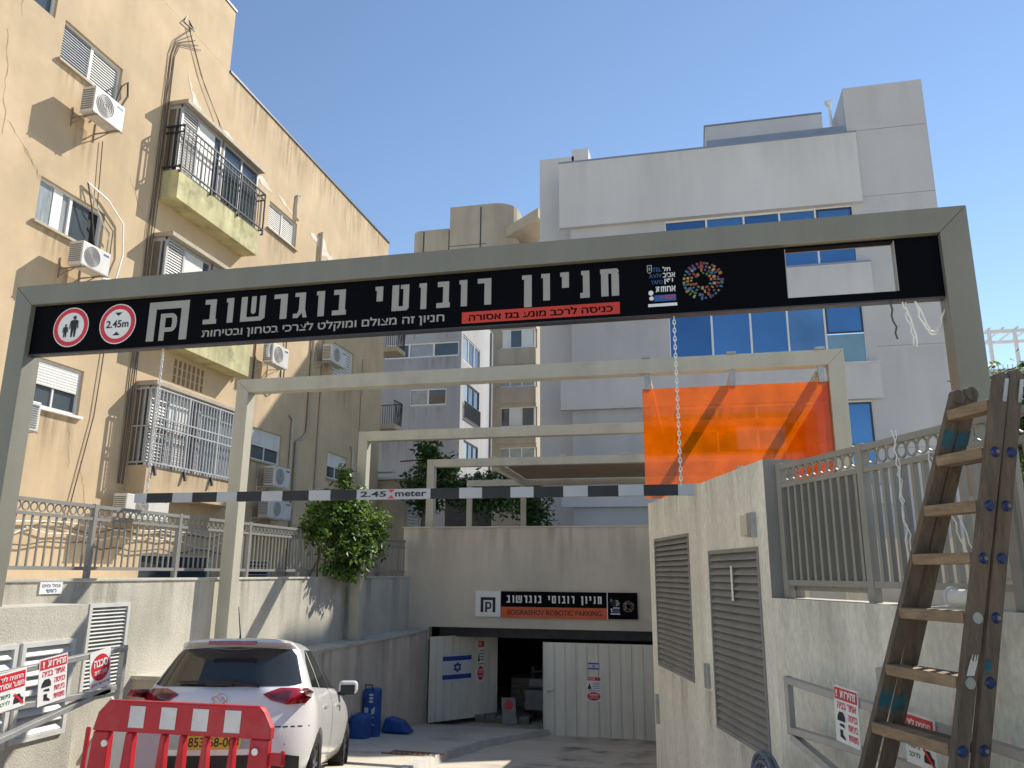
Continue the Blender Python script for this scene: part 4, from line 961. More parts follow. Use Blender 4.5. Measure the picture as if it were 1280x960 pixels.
def balcony(zb, zt, y0, y1, Ms, bay_top, label=None, bay_y1=None, white_rail=False):
    rt_ = MB().faces([(XF+.001, y0, zb), (XB, y0, zb), (XB, y1, zb), (XF+.001, y1, zb), (XF+.001, y0, zt), (XB, y0, zt), (XB, y1, zt), (XF+.001, y1, zt)],
                     [(0,3,2,1),(4,5,6,7),(0,1,5,4),(1,2,6,5),(2,3,7,6),(3,0,4,7)]).build("balcony", Ms, bl)
    bx = -10.95; by1 = bay_y1 or y1-.12
    b = MB().box(XF+.001, XB+.05, y0-.04, by1+.1, bay_top, bay_top+.10); b.build("bay_roof", M_pipe, rt_, bevel=.01)
    f = MB()
    # frames of the enclosed bay
    for y in (y0+.03, y0+.62, (y0+by1)/2-.08, (y0+by1)/2+.06, (y0+by1)/2+.85, by1): f.box(bx-.05, bx, y-.03, y+.03, zt+.002, bay_top-.002)
    f.box(bx-.05, bx+.002, y0, by1, zt+.004, zt+.07); f.box(bx-.05, bx+.002, y0, by1, bay_top-.07, bay_top-.004)
    f.box(XF+.002, bx-.05, y0+.01, y0+.05, bay_top-.09, bay_top-.004); f.box(XF+.18, XF+.22, y0+.01, y0+.045, zt+.002, bay_top-.09)
    f.build("bay_frame", M_greyalu, rt_)
    MB().box(XF+.002, XF+.178, y0+.02, y0+.04, zt+.002, bay_top-.09).build("side_panel", M_brownpost, rt_)
    MB().box(XF+.222, bx-.052, y0+.02, y0+.03, zt+.002, bay_top-.09).build("side_pane", M_glass, rt_)
    ym = (y0+by1)/2
    s = MB(); n = 22; h = (bay_top-zt-.15)/n
    for i in range(n): s.faces([(bx-.01, y0+.07, zt+.075+i*h), (bx-.01, y0+.59, zt+.075+i*h), (bx-.04, y0+.59, zt+.075+i*h+h*.95), (bx-.04, y0+.07, zt+.075+i*h+h*.95)], [(0,1,2,3)])
    s.build("louvre_shutter", M_shutter, rt_)
    MB().box(bx-.04, bx-.02, y0+.66, ym-.32, zt+.07, bay_top-.07).build("roller_shutter", M_shutter, rt_)
    MB().box(bx-.045, bx-.035, ym-.30, ym-.11, zt+.07, bay_top-.07).build("dark_pane", M_glass, rt_)
    MB().box(bx-.05, bx+.01, ym-.045, ym+.025, zt+.003, bay_top-.003).build("brown_post", M_brownpost, rt_)
    MB().box(bx-.04, bx-.025, ym+.10, ym+.81, zt+.07, bay_top-.07).build("pane", M_glassl if zb < 9 else M_glass, rt_)
    MB().box(bx-.045, bx-.03, ym+.89, by1-.03, zt+.07, bay_top-.07).build("pane", M_glassl if zb < 9 else M_glass, rt_)
    return rt_
bA = balcony(9.64, 10.33, 13.85, 17.2, M_cream2, 11.98); railing(bA, 13.83, 17.3, 10.40, 1.02, 24, -10.81, M_iron)
bB = balcony(6.39, 7.20, 13.85, 17.3, M_cream2, 8.72)
bC = balcony(3.10, 3.70, 13.9, 17.35, M_cream, 5.38)
# white security grille of the lowest bay
g = MB(); X = -10.80; y0, y1, z0, z1 = 13.88, 17.3, 3.76, 5.33
for i in range(31):
    y = y0+(y1-y0)*i/30; g.beam((X, y, z0), (X, y, z1), .02 if i % 10 else .045, .02 if i % 10 else .045, (0, 1, 0))
for z in (z0, z0+.75, z0+.95, z1-.02): g.beam((X, y0, z), (X, y1, z), .035, .03)
for y in (y0, y1):
    for z in (z0, z0+.75, z1-.02): g.beam((X, y, z), (XF, y, z), .03, .03)
    for k in range(1, 4): g.beam((X-.125*k, y, z0), (X-.125*k, y, z1), .018, .018, (0, 1, 0))
g.build("security_grille", M_silver, bC)
g = MB()
for i in range(9): g.box(-10.835, -10.83, 13.95, 15.5, 3.85+i*.10, 3.862+i*.10)
for i in range(15): g.box(-10.835, -10.83, 14.0+i*.1, 14.012+i*.1, 3.8, 4.75)
g.build("wire_mesh", M_iron, bC)
for i in range(4): MB().beam((-10.83, 14.1+i*1.0, 3.70), (-10.78, 14.1+i*1.0, 3.5), .05, .05).build("bracket", M_iron, bC)
b = MB()
for k in range(7):
    for j in range(3): b.box(XF+.004, XF+.012, 15.0+k*.17, 15.08+k*.17, 5.72+j*.19, 5.88+j*.19)
b.build("breather_holes", mat("breather_brown", (.24, .16, .08), .9), bl)
# patched cracks in the plaster (thin raised smears)
def smear(pts, w, seed):
    rg = random.Random(seed); P2 = []
    for (ya, za), (yb, zb) in zip(pts, pts[1:]):
        for k in range(5): P2.append((ya+(yb-ya)*k/5, za+(zb-za)*k/5))
    P2.append(pts[-1]); mb = MB(); prev = None
    for i, (y, z) in enumerate(P2):
        e = 1.7*w*rg.uniform(.2, 1.4)*(.35+math.sin(math.pi*i/(len(P2)-1))); cur = ((XF+.006, y, z-e), (XF+.006, y+rg.uniform(-.03, .03), z+e))
        if prev: mb.poly([prev[0], cur[0], cur[1], prev[1]])
        prev = cur
    return mb
mb = MB()
for pts, w, sd in (([(14.35, 13.1), (14.6, 12.7), (15.0, 12.45), (15.6, 12.3)], .055, 1), ([(15.7, 12.6), (16.6, 12.35), (17.7, 12.2), (18.4, 12.1)], .09, 2), ([(18.7, 12.2), (19.6, 12.0)], .035, 3),
                   ([(20.8, 11.9), (21.8, 11.8), (22.6, 11.3)], .13, 4), ([(23.2, 11.5), (24.6, 11.3), (25.6, 11.2)], .14, 5), ([(15.2, 7.1), (16.4, 7.0)], .04, 6)):
    q = smear(pts, w, sd); mb.faces(q.v, q.f)
mb.build("patched_plaster", M_patch, bl)
mb = MB()
for k, (y, z, dy, dz) in enumerate(((9.6, 10.8, .25, -1.9), (9.9, 9.2, .9, -.75), (10.3, 8.9, .5, -.4), (12.9, 9.7, .5, -.6), (12.2, 4.2, .15, -.8), (12.6, 3.6, .3, -.9), (11.2, 6.4, -.6, -.8), (9.7, 12.4, .1, -1.2), (19.2, 9.4, .8, -.4), (20.6, 10.2, .4, -1.0), (22.8, 7.2, .5, -.9))):
    rg = random.Random(k+90); n = 14; prev = None
    for i in range(n+1):
        u = i/n; c = (y+dy*u+rg.uniform(-.035, .035), z+dz*u+rg.uniform(-.03, .03)); e = .0055*rg.uniform(.3, 1.2)
        cur = ((XF+.0035, c[0]-e, c[1]-e*.3), (XF+.0035, c[0]+e, c[1]+e*.3))
        if prev: mb.poly([prev[0], cur[0], cur[1], prev[1]])
        prev = cur
mb.build("crack_pattern", mat("crack_brown", (.30, .225, .14), .9, .1), bl)
# pipes of the building
def pipe(label_pts, rr=.05, M=M_pipe, nm="drain_pipe"): return MB().tube([(XF+rr*1.3, y, z) for y, z in label_pts], rr, 8).build(nm, M, bl)
pipe([(21.4, 12.2), (21.4, 9.6)]); pipe([(21.35, 9.0), (21.35, 5.7), (21.1, 5.45), (20.75, 5.3), (20.75, 1.5)]); pipe([(22.1, 9.6), (22.1, 5.0), (22.1, 1.5)], .03)
pipe([(19.9, 12.75), (19.75, 12.68), (19.72, 12.3), (19.75, 11.95), (19.9, 11.92)], .035, M_conc)
pipe([(20.25, 6.0), (20.45, 5.9), (20.45, 4.5)], .04, M_conc); pipe([(24.55, 5.75), (24.7, 5.6), (24.7, 4.6)], .04, M_conc); pipe([(25.2, 9), (25.2, 4)], .02); pipe([(18.2, 9.0), (18.2, 6.2), (18.35, 5.5), (18.35, 2)], .02, M_cable)
# end face balconies (far gable)
for z in (7.0, 10.0):
    s2 = MB().box(-12.2, XF+.55, Y1+.01, Y1+.85, z-.18, z).build("balcony", M_buff, bl)
    r2 = MB()
    for k in range(9): r2.beam((XF+.5, Y1+.05+k*.1, z), (XF+.5+.08*math.sin(k*.35), Y1+.05+k*.1, z+.9), .02, .02, (0, 1, 0))
    r2.beam((XF+.5, Y1+.03, z+.9), (XF+.5, Y1+.85, z+.9), .03, .03); r2.beam((XF+.5, Y1+.85, z+.9), (-12.1, Y1+.85, z+.9), .03, .03)
    for k in range(14): r2.beam((XF+.45-k*.09, Y1+.85, z), (XF+.45-k*.09, Y1+.85, z+.9), .02, .02, (0, 1, 0))
    r2.build("railing", M_iron, s2)
MB().box(-12.2, XF+.5, Y1+.01, Y1+.5, 5.2, 5.28).build("awning", M_whitealu, bl)

# air conditioners on the cream wall: each hangs on its bracket
def ac(label, y0, y1, z0, z1, depth=.30, gap=.26, louvre_front=False, rust=True, X=XF):
    xa, xb = X+gap, X+gap+depth
    t = thing("air_conditioner", label, "air conditioner", (xa, (y0+y1)/2, z0), "air conditioners on the cream building")
    b = MB().box(xa, xb, y0, y1, z0, z1); b.build("casing", M_acw, t, bevel=.012)
    s = MB()
    for i in range(9): s.box(xa+.02, xb-.03, y0-.006, y0-.002, z0+.06+i*(z1-z0-.1)/9, z0+.06+(i+.55)*(z1-z0-.1)/9)
    s.build("side_grille", M_acg, t)
    w = y1-y0; h = z1-z0
    if not louvre_front:
        cy = y0+w*.36; R = min(w*.30, h*.42); f = MB()
        f.poly([(xb+.003, cy+R*math.cos(2*math.pi*i/24), (z0+z1)/2+R*math.sin(2*math.pi*i/24)) for i in range(24)])
        f.build("fan_recess", M_acg, t)
        g2 = MB()
        for k in range(5): g2.ring((xb+.012, cy, (z0+z1)/2), (1, 0, 0), R*(.99-k*.19), R*(.99-k*.19)-.008, .006, 22)
        g2.build("fan_guard", M_acw if not rust else M_silver, t)
        bl2 = MB()
        for k in range(3):
            a = k*2.094+.4
            bl2.poly([(xb+.0055, cy+R*rr2*math.cos(a+o), (z0+z1)/2+R*rr2*math.sin(a+o)) for rr2, o in ((.12, 0), (.85, -.1), (.9, .5), (.3, .9))])
        bl2.build("fan_blades", M_acfan if rust else M_acg, t)
    else:
        g2 = MB()
        for i in range(10): g2.box(xb+.002, xb+.01, y0+.05, y1-.05, z0+.05+i*(h-.1)/10, z0+.05+(i+.4)*(h-.1)/10)
        g2.build("front_grille", M_acg, t)
    MB().box(xb, xb+.004, y1-w*.26, y1-w*.06, z1-.2*h, z1-.12*h).build("maker_strip", M_bluep2, t)
    k = MB()
    for y in (y0+.1, y1-.1): k.beam((X, y, z0-.02), (xb+.03, y, z0-.02), .022, .022); k.beam((X, y, z0-.16), (xa+.1, y, z0-.03), .016, .016); k.beam((X+.012, y, z0-.20), (X+.012, y, z0+.2), .02, .02, (0, 1, 0))
    k.beam((xb, y0, z0-.02), (xb, y1, z0-.02), .02, .02); k.build("bracket", M_acbr if rust else M_acw, t)
    return t
ac("rusty air conditioner under the topmost left window, its shadow on the wall", 11.1, 11.9, 10.06, 10.60)
ac("white air conditioner below the curtained window, behind the big portal's top left corner", 11.34, 12.05, 7.06, 7.52)
ac("louvred white air conditioner cut by the big portal's left post", 10.25, 10.95, 3.86, 4.36, louvre_front=True)
ac("air conditioner just below the black sign, beside the yellow-green balcony", 18.2, 19.03, 7.02, 7.56, rust=False)
ac("air conditioner just below the black sign, in front of a white shutter", 21.6, 22.7, 7.98, 8.50, rust=False)
ac("air conditioner below the half-closed roller shutter, above the striped bar", 18.75, 19.6, 3.80, 4.32, rust=False)
ac("air conditioner standing low on the wall just under the striped bar", 18.6, 19.8, 2.97, 3.42, rust=False)
ac("white air conditioner beneath the lowest grilled bay, behind the fence", 13.3, 14.6, 2.62, 3.06, rust=False)
MB().box(XF+.002, -10.6, 18.4, 20.6, 2.55, 2.68).build("ac_ledge", M_buff, bl)
tag(MB().tube([(-10.76, 18.25, 7.62), (-10.75, 18.1, 7.75), (-10.8, 18.02, 7.3), (-10.78, 18.05, 7.1)], .05, 6).build("cloth_rag", M_flagw), "white and blue cloth hung on the end of an air conditioner by the yellow-green balcony", "cloth")
# cables on the cream wall
def cab(label, pts, r=.012, M=M_cable, cat="cable", n=0, grp=None):
    o = MB().tube([(XF+.02+dx, y, z) for y, z, dx in pts], r, 5).build("wall_cable", M); return tag(o, label, cat, grp)
for k in range(5):
    y = 13.60+k*.045
    rg = random.Random(k); pts = [(14.15+.12*k, 14.2-.05*k, .02), (y+.1, 13.6, .02)] + [(y+rg.uniform(-.02, .02), 13.2-j*1.1, rg.uniform(.0, .03)) for j in range(10)]
    cab("one of the thin dark cables bundled down the cream wall beside the balconies", pts, .009, grp="cable bundle on the cream wall")
cab("dark cable slanting from the roof corner to the top balcony's roof", [(14.1, 14.25, .02), (14.7, 13.4, .03), (15.5, 12.7, .04), (16.0, 12.15, .05)], .008)
cab("thin cable slanting from the roof corner across the plaster patch", [(14.1, 14.25, .03), (14.9, 13.2, .03), (16.2, 12.15, .05)], .007)
cab("long thin cable straight down from the topmost air conditioner", [(12.0, 10.0, .02), (12.1, 8.6, .02), (12.6, 8.3, .02), (12.6, 7.2, .02)], .01)
cab("black insulated pipe looping above the topmost air conditioner", [(11.95, 10.55, .2), (12.1, 10.9, .1), (12.25, 11.4, .06), (12.4, 11.6, .06), (12.45, 11.3, .06), (12.2, 10.8, .1)], .022)
cab("pale conduit curving from above the curtained window down to its air conditioner", [(11.75, 8.95, .05), (12.3, 8.85, .06), (12.8, 8.55, .06), (12.9, 7.9, .06), (12.75, 7.3, .1), (12.3, 7.15, .2)], .02, M_cablew)
cab("dark cable hanging across the curtained window", [(11.75, 8.95, .05), (11.9, 8.5, .08), (12.0, 7.6, .2)], .014)
cab("pale cable slanting over the curtained window's right half", [(11.8, 8.9, .05), (12.2, 8.35, .08), (12.55, 8.0, .05)], .012, M_cablew)
cab("cable hanging beside the roller shutter window down to the fence", [(12.8, 6.0, .02), (12.75, 4.5, .02), (12.5, 3.0, .02), (12.4, 2.4, .02)], .011)
cab("black cable looping under the air conditioner near the yellow-green balcony", [(19.0, 7.0, .35), (19.3, 6.6, .2), (19.6, 6.7, .1), (19.75, 7.4, .03), (19.75, 8.6, .03)], .018)
for k, (zz, amp) in enumerate(((2.35, .1), (2.2, .14), (2.05, .08), (2.42, .05))):
    rg = random.Random(40+k); tag(MB().tube([(XF+.06, 10.2+i*.45, zz+rg.uniform(-amp, amp)) for i in range(17)], .013, 5).build("wall_cable", M_cablew if k % 2 else M_cable), "one of the tangled cables strung along the cream wall's foot behind the fence", "cable", "tangled cables at the wall foot")
tag(MB().tube([(XF-.02, 14.1, 14.5), (XF+.05, 14.3, 14.3), (XF+.05, 13.9, 14.25), (XF-.02, 14.1, 14.6)], .02, 5).build("cable_bracket", M_iron), "small dark bracket at the roof corner where the cables fan out", "bracket")

# ------------------------------------------------------------------ white building on the right
YB = 32.25
rb = thing("office_building", "big white rendered building with blue window strips and projecting bands", "building", (2, 38, 2.4))
b = MB(); L0, R0 = -4.79, 10.2
wins = [(-.65, 7.0, 4.9, 8.27), (-.65, 7.0, 9.78, 12.44), (-.65, 7.0, 13.98, 16.56)]
wall_sheet(b, 'y', YB, L0, R0, 2.3, 19.9, wins, .12)
b.poly([(L0, YB, 2.3), (L0, 46, 2.3), (L0, 46, 19.9), (L0, YB, 19.9)]); b.poly([(R0, YB, 2.3), (R0, 46, 2.3), (R0, 46, 19.9), (R0, YB, 19.9)]); b.poly([(L0, YB, 19.9), (R0, YB, 19.9), (R0, 46, 19.9), (L0, 46, 19.9)])
b.build("wall", M_rbw, rb)
MB().box(-6.45, L0-.002, 33.6, 46, 2.3, 20.95).build("side_tower", M_rb, rb); MB().box(-4.9, -4.1, 33.6, 34.6, 19.92, 21.3).build("side_tower_top", M_rb, rb)
b = MB(); b.box(7.08, R0-.001, YB+.001, 42, 19.92, 22.0); b.build("stair_tower", M_rbw, rb)
MB().box(1.46, 7.06, 37, 44, 19.92, 23.75).build("penthouse", M_rbw, rb); MB().box(1.4, 7.06, 36.95, 44, 23.76, 23.82).build("penthouse_cap", M_rbcap, rb)
for z0, z1, xr in ((16.57, 19.72, 7.37), (12.45, 13.9, 7.42), (8.28, 9.70, 7.37), (4.23, 4.85, 7.37)):
    bd = MB().box(-5.25, xr, YB-.25, YB-.002, z0, z1).build("projecting_band", M_rb, rb)
    MB().box(-5.27, xr+.02, YB-.28, YB-.002, z1+.002, z1+.07).build("band_cap", M_rbcap if z1 > 10 else M_rb, bd)
MB().box(1.3, 7.0, YB+.1, YB+.15, 19.92, 20.28).build("glass_balustrade", M_rbcap, rb)
for y0, y1, nm in ((10.4, 10.43, 0), (6.35, 6.375, 0)): MB().box(7.4, R0-.02, YB-.006, YB-.0015, y0, y1).build("joint_line", M_joint, rb)
MB().box(7.3, R0-.02, YB-.006, YB-.0015, 16.85, 16.88).build("joint_line", M_joint, rb)
for (x0, x1, z0, z1), n in zip(wins, (5, 5, 5)):
    xs = [-.65, 1.10, 2.65, 4.1, 5.53, 7.0]
    f = MB()
    for x in xs: f.box(x-.035, x+.035, YB+.03, YB+.10, z0, z1)
    f.box(x0, x1, YB+.035, YB+.095, z0, z0+.07); f.box(x0, x1, YB+.035, YB+.095, z1-.07, z1)
    w = f.build("window", M_whitealu, rb)
    for a, c in zip(xs, xs[1:]):
        last = c == xs[-1]
        if last:
            zm = z0+(z1-z0)*.46
            MB().box(a+.04, c-.04, YB+.06, YB+.07, zm+.06, z1-.08).build("pane", M_blue, w); MB().box(a+.04, c-.04, YB+.06, YB+.07, z0+.08, zm).build("pane", M_green if z0 > 9 and z0 < 13 else M_blue, w)
            q = MB()
            for p in ((a+.036, a+.1, zm+.05, z1-.075), (c-.1, c-.036, zm+.05, z1-.075), (a+.1, c-.1, zm+.05, zm+.11), (a+.1, c-.1, z1-.135, z1-.075)): q.box(p[0], p[1], YB+.02, YB+.11, p[2], p[3])
            q.build("opening_sash", M_bluedark, w)
        else:
            pm = random.choice((M_blue, M_blue2, M_blue, M_blue3)); bb = random.uniform(.0, .012)
            MB().faces([(a+.04, YB+.06+bb, z0+.08), (c-.04, YB+.072-bb, z0+.08), (c-.04, YB+.07, z1-.08), (a+.04, YB+.07, z1-.08)], [(0, 1, 2, 3)]).build("pane", pm, w)
b = MB().cyl((6.85, 34, 20), (6.85, 34, 22.4), .07).cyl((6.7, 33.9, 22.35), (7.0, 33.9, 22.5), .16, 12, .05); b.build("roof_mast", M_whitealu, rb)

MB().box(6.15, 7.12, YB-.02, YB-.01, 4.95, 5.0).build("sill", M_rbcap, rb)

# ------------------------------------------------------------------ grey block and beige tower in the middle distance
gb = thing("grey_building", "grey rendered apartment block with window strips behind the garage roof", "building", (-16, 45, 2.4))
GX, GY = -12.1, 40.0
b = MB(); fw = [(-16.6, -12.25, 13.25, 14.1), (-15.0, -12.9, 10.5, 11.45)]; sw = [(40.3, 43.9, 13.1, 14.6), (40.6, 43.9, 9.9, 12.0), (40.8, 43.8, 7.6, 8.7)]
wall_sheet(b, 'y', GY, -26, GX, 2.3, 16.6, fw, .15); wall_sheet(b, 'x', GX, GY, 47, 2.3, 16.6, sw, .15)
b.poly([(-26, GY, 16.6), (GX, GY, 16.6), (GX, 47, 16.6), (-26, 47, 16.6)]); b.poly([(-26, 47, 2.3), (GX, 47, 2.3), (GX, 47, 16.6), (-26, 47, 16.6)])
b.poly([(-26, GY, 2.3), (-26, 47, 2.3), (-26, 47, 16.6), (-26, GY, 16.6)]); b.build("wall", M_gb, gb)
for i, (a, c, e, f) in enumerate(fw):
    n = 3 if i == 0 else 2; q = MB()
    for k in range(n+1): x = a+(c-a)*k/n; q.box(x-.05, x+.05, GY+.03, GY+.12, e, f)
    q.box(a, c, GY+.035, GY+.115, e, e+.08); q.box(a, c, GY+.035, GY+.115, f-.08, f); w = q.build("window", M_whitealu, gb)
    for k in range(n): MB().box(a+(c-a)*k/n+.05, a+(c-a)*(k+1)/n-.05, GY+.07, GY+.09, e+.08, f-.08).build("pane", M_glassl if (k+i) % 2 else M_glass, w)
for i, (a, c, e, f) in enumerate(sw):
    q = MB()
    for k in range(4): y = a+(c-a)*k/3; q.box(GX-.12, GX-.03, y-.05, y+.05, e, f)
    q.box(GX-.115, GX-.035, a, c, e, e+.08); q.box(GX-.115, GX-.035, a, c, f-.08, f); w = q.build("window", M_bluedark if i else M_whitealu, gb)
    for k in range(3): MB().box(GX-.09, GX-.07, a+(c-a)*k/3+.05, a+(c-a)*(k+1)/3-.05, e+.08, f-.08).build("pane", M_glass if k else M_glassl, w)
    if i == 1:
        q = MB(); q.beam((GX+.08, a, e+.9), (GX+.08, c, e+.9), .05, .05); q.beam((GX+.08, a, e), (GX+.08, c, e), .05, .05)
        for k in range(25): y = a+(c-a)*k/24; q.beam((GX+.08, y, e), (GX+.08, y, e+.9), .03, .03, (0, 1, 0))
        q.build("railing", M_iron, gb)
for x in (-14.9, -13.0): MB().box(x, x+.05, GY-.01, GY-.002, 14.3, 16.5).build("joint_line", M_cap, gb)
MB().cyl((GX+.06, 46.4, 2.4), (GX+.06, 46.4, 16.5), .07, 8).build("drain_pipe", M_gb, gb)

bt = thing("beige_tower", "old beige concrete tower with rounded roof blocks and a stack of bay windows", "building", (-15, 55, 2.4))
def rounded_block(mb, x0, x1, y0, y1, z0, z1, r, corners):
    pts = []
    for (cx, cy, a0, key) in ((x0+r, y0+r, math.pi, 'sw'), (x1-r, y0+r, 1.5*math.pi, 'se'), (x1-r, y1-r, 0, 'ne'), (x0+r, y1-r, .5*math.pi, 'nw')):
        if key in corners: pts += [(cx+r*math.cos(a0+k*math.pi/12), cy+r*math.sin(a0+k*math.pi/12)) for k in range(7)]
        else: pts.append({'sw': (x0, y0), 'se': (x1, y0), 'ne': (x1, y1), 'nw': (x0, y1)}[key])
    n = len(pts); mb.faces([(x, y, z0) for x, y in pts]+[(x, y, z1) for x, y in pts], [tuple(range(n-1, -1, -1)), tuple(range(n, 2*n))]+[(i, (i+1) % n, n+(i+1) % n, n+i) for i in range(n)])
b = MB(); rounded_block(b, -19.95, -17.0, 52.2, 58, 2.3, 26.8, .8, ('sw',)); b.build("left_block", M_bt, bt)
b = MB(); rounded_block(b, -16.85, -11.9, 52, 60, 2.3, 28.4, 1.6, ('se',)); b.build("main_block", M_bt, bt)
b = MB()
for x, y in ((-19.0, 52.19), (-14.5, 51.99)): b.box(x, x+.09, y-.012, y-.001, 10, 28.2 if x > -16 else 26.7)
b.box(-16.84, -14.0, 51.985, 51.995, 25.2, 25.24); b.build("joint_line", M_iron, bt)
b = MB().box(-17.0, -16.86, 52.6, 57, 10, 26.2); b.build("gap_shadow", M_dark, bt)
b = MB().faces([(-12.9, 52.4, 25.6), (-9.9, 51.0, 26.5), (-9.9, 51.0, 27.2), (-12.9, 52.4, 26.4), (-12.9, 57, 25.6), (-9.9, 57, 26.5), (-9.9, 57, 27.2), (-12.9, 57, 26.4)],
    [(0,1,2,3),(4,7,6,5),(0,4,5,1),(3,2,6,7),(1,5,6,2),(0,3,7,4)]); b.build("sloped_parapet", M_bt, bt)
b = MB().box(-13.2, -10.3, 52.6, 60, 2.3, 25.0); b.build("bay_wall", M_bt, bt)
for k in range(6):
    zb = 7.4+k*2.83
    MB().box(-13.15, -10.28, 52.0, 52.59, zb, zb+1.2).build("bay_parapet", M_bt, bt, bevel=.05)
    q = MB(); a, c, e, f = -13.05, -10.4, zb+1.21, zb+2.6
    for x in (a, a+.9, a+1.75, c): q.box(x-.04, x+.04, 52.15, 52.25, e, f)
    q.box(a, c, 52.155, 52.245, e, e+.08); q.box(a, c, 52.155, 52.245, f-.08, f); w = q.build("window", M_whitealu, bt)
    for j in range(3): MB().box(a+.85*j+.06, a+.85*j+.84, 52.2, 52.22, e+.08, f-.08).build("pane", (M_glassl, M_glass, M_glassl, M_shutter)[(j*2+k) % 4], w)
    MB().box(a-.1, c+.14, 52.05, 52.59, f+.002, zb+2.82).build("bay_lintel", M_bt, bt)
# low things behind the garage roof
t = thing("garden_shed", "low dark building with beige door under the far canopy", "building", (-9, 38, 2.4))
MB().box(-12, -5.5, 37.5, 39, 2.4, 6.0).build("wall", M_iron, t); MB().box(-9.6, -7.9, 37.42, 37.49, 2.4, 5.2).build("door", M_bt, t); MB().box(-12.2, -5.3, 37.2, 39, 6.02, 6.2).build("roof", M_rb, t)
t = thing("lean_to", "small grey lean-to with a white louvred shutter at the cream building's far end", "building", (-11.5, 28.5, 2.4))
MB().box(-13, -10.6, 28.1, 30, 1.3, 5.0).build("wall", M_buff, t)
q = MB()
for i in range(16): q.box(-10.595, -10.57, 28.4, 29.6, 2.6+i*.12, 2.68+i*.12)
q.build("shutter", M_shutter, t); MB().box(-13, -10.2, 28.0, 30.1, 5.02, 5.12).build("roof", M_whitealu, t)
tag(MB().tube([(-9.3, 27.5, 1.4), (-9.3, 27.5, 5.7)], .06, 8).beam((-10.6, 27.5, 5.62), (-8.6, 27.5, 5.72), .05, .05).build("iron_post", M_rust), "thin rust-brown post with a cross arm beside the climber", "post")
r = thing("back_fence", "dark grey picket fence behind the climber at the garage's left corner", "fence", (-7.6, 19, 1.4))
b = MB()
for i in range(9): b.box(-8.6+i*.2, -8.56+i*.2, 18.7, 18.73, 1.45, 2.25)
b.build("pickets", M_fencel, r); MB().box(-8.7, -6.95, 18.69, 18.74, 2.26, 2.31).build("top_rail", M_fencel, r)
# far right: white roof pergola
t = thing("roof_pergola", "small white roof pergola far behind the trees at the right edge", "pergola", (15.5, 40, 11))
b = MB()
for x in (14.1, 15.2, 16.6): b.box(x, x+.14, 40, 40.14, 11.2, 12.9)
for y in (40, 42): b.box(14.0, 17.4, y, y+.14, 12.9, 13.05)
for k in range(6): b.box(14.1+k*.6, 14.18+k*.6, 39.8, 42.2, 13.06, 13.12)
b.build("frame", M_whitealu, t); MB().box(13.8, 30, 40.3, 52, 2.4, 11.2).build("wall", M_rb, t)
q = MB()
for k in range(18): q.box(13.9+k*.2, 13.93+k*.2, 39.9, 39.93, 10.4, 11.3)
q.build("railing", M_silver, t)

# ------------------------------------------------------------------ plants
def leaves(mb, c, R, n, size, rg, shell=.35, nm=2, clumps=14, droop=0.0):
    c = Vector(c); cl = []
    for k in range(clumps):
        d = Vector((rg.gauss(0, 1), rg.gauss(0, 1), rg.gauss(0, 1))).normalized(); q = rg.uniform(.25, .85)
        cl.append((Vector((d.x*R[0]*q, d.y*R[1]*q, d.z*R[2]*q)), rg.uniform(.22, .42)))
    for i in range(n):
        o, s = cl[rg.randrange(clumps)]
        d = Vector((rg.gauss(0, 1), rg.gauss(0, 1), rg.gauss(0, 1))).normalized()*(rg.random()**shell)*s*1.35
        p = c+o+Vector((d.x*R[0], d.y*R[1], d.z*R[2]))
        a = Vector((rg.gauss(0, 1), rg.gauss(0, 1), rg.gauss(-.25-droop, .7))).normalized(); side = a.cross(Vector((rg.gauss(0, .5), rg.gauss(0, .5), 1))).normalized()
        L = size*rg.uniform(.6, 1.35); w = L*rg.uniform(.24, .36); nn = a.cross(side)*L*.10
        mb.cur = rg.randrange(nm)
        mb.poly([p, p+a*L*.45+side*w+nn, p+a*L, p+a*L*.45-side*w+nn])
    mb.cur = 0
    return cl
M_leaf2 = leaf_mat("light_leaf", (.13, .22, .045), (.24, .38, .05))
rg = random.Random(5)
t = thing("climbing_shrub", "bushy green climber spilling over the fence round the third portal's post", "shrub", (-6.75, 14.2, 1.5))
mb = MB()
for c, R, n in (((-6.72, 14.4, 2.78), (.52, 1.0, .60), 3600), ((-6.65, 14.7, 2.2), (.50, 1.1, .62), 3400), ((-6.5, 15.35, 2.3), (.40, .65, .62), 1600), ((-6.8, 14.6, 3.36), (.16, .3, .38), 330), ((-6.8, 13.5, 2.5), (.32, .55, .55), 900), ((-6.6, 14.5, 1.66), (.25, .95, .25), 900)):
    leaves(mb, c, R, n, .105, rg, .55, 3, 26, .3)
mb.build("foliage", [M_leaf, M_leafd, M_leaf2], t)
mb = MB()
for i in range(6): 
    y = 13.6+i*.3; mb.tube(wob((-6.92, y, 1.5), (-6.75+rg.uniform(-.2, .2), y+rg.uniform(-.4, .4), 2.6), 6, .05, 0, i+60), [.02, .018, .016, .013, .01, .008, .005], 5)
mb.build("stems", M_bark, t)
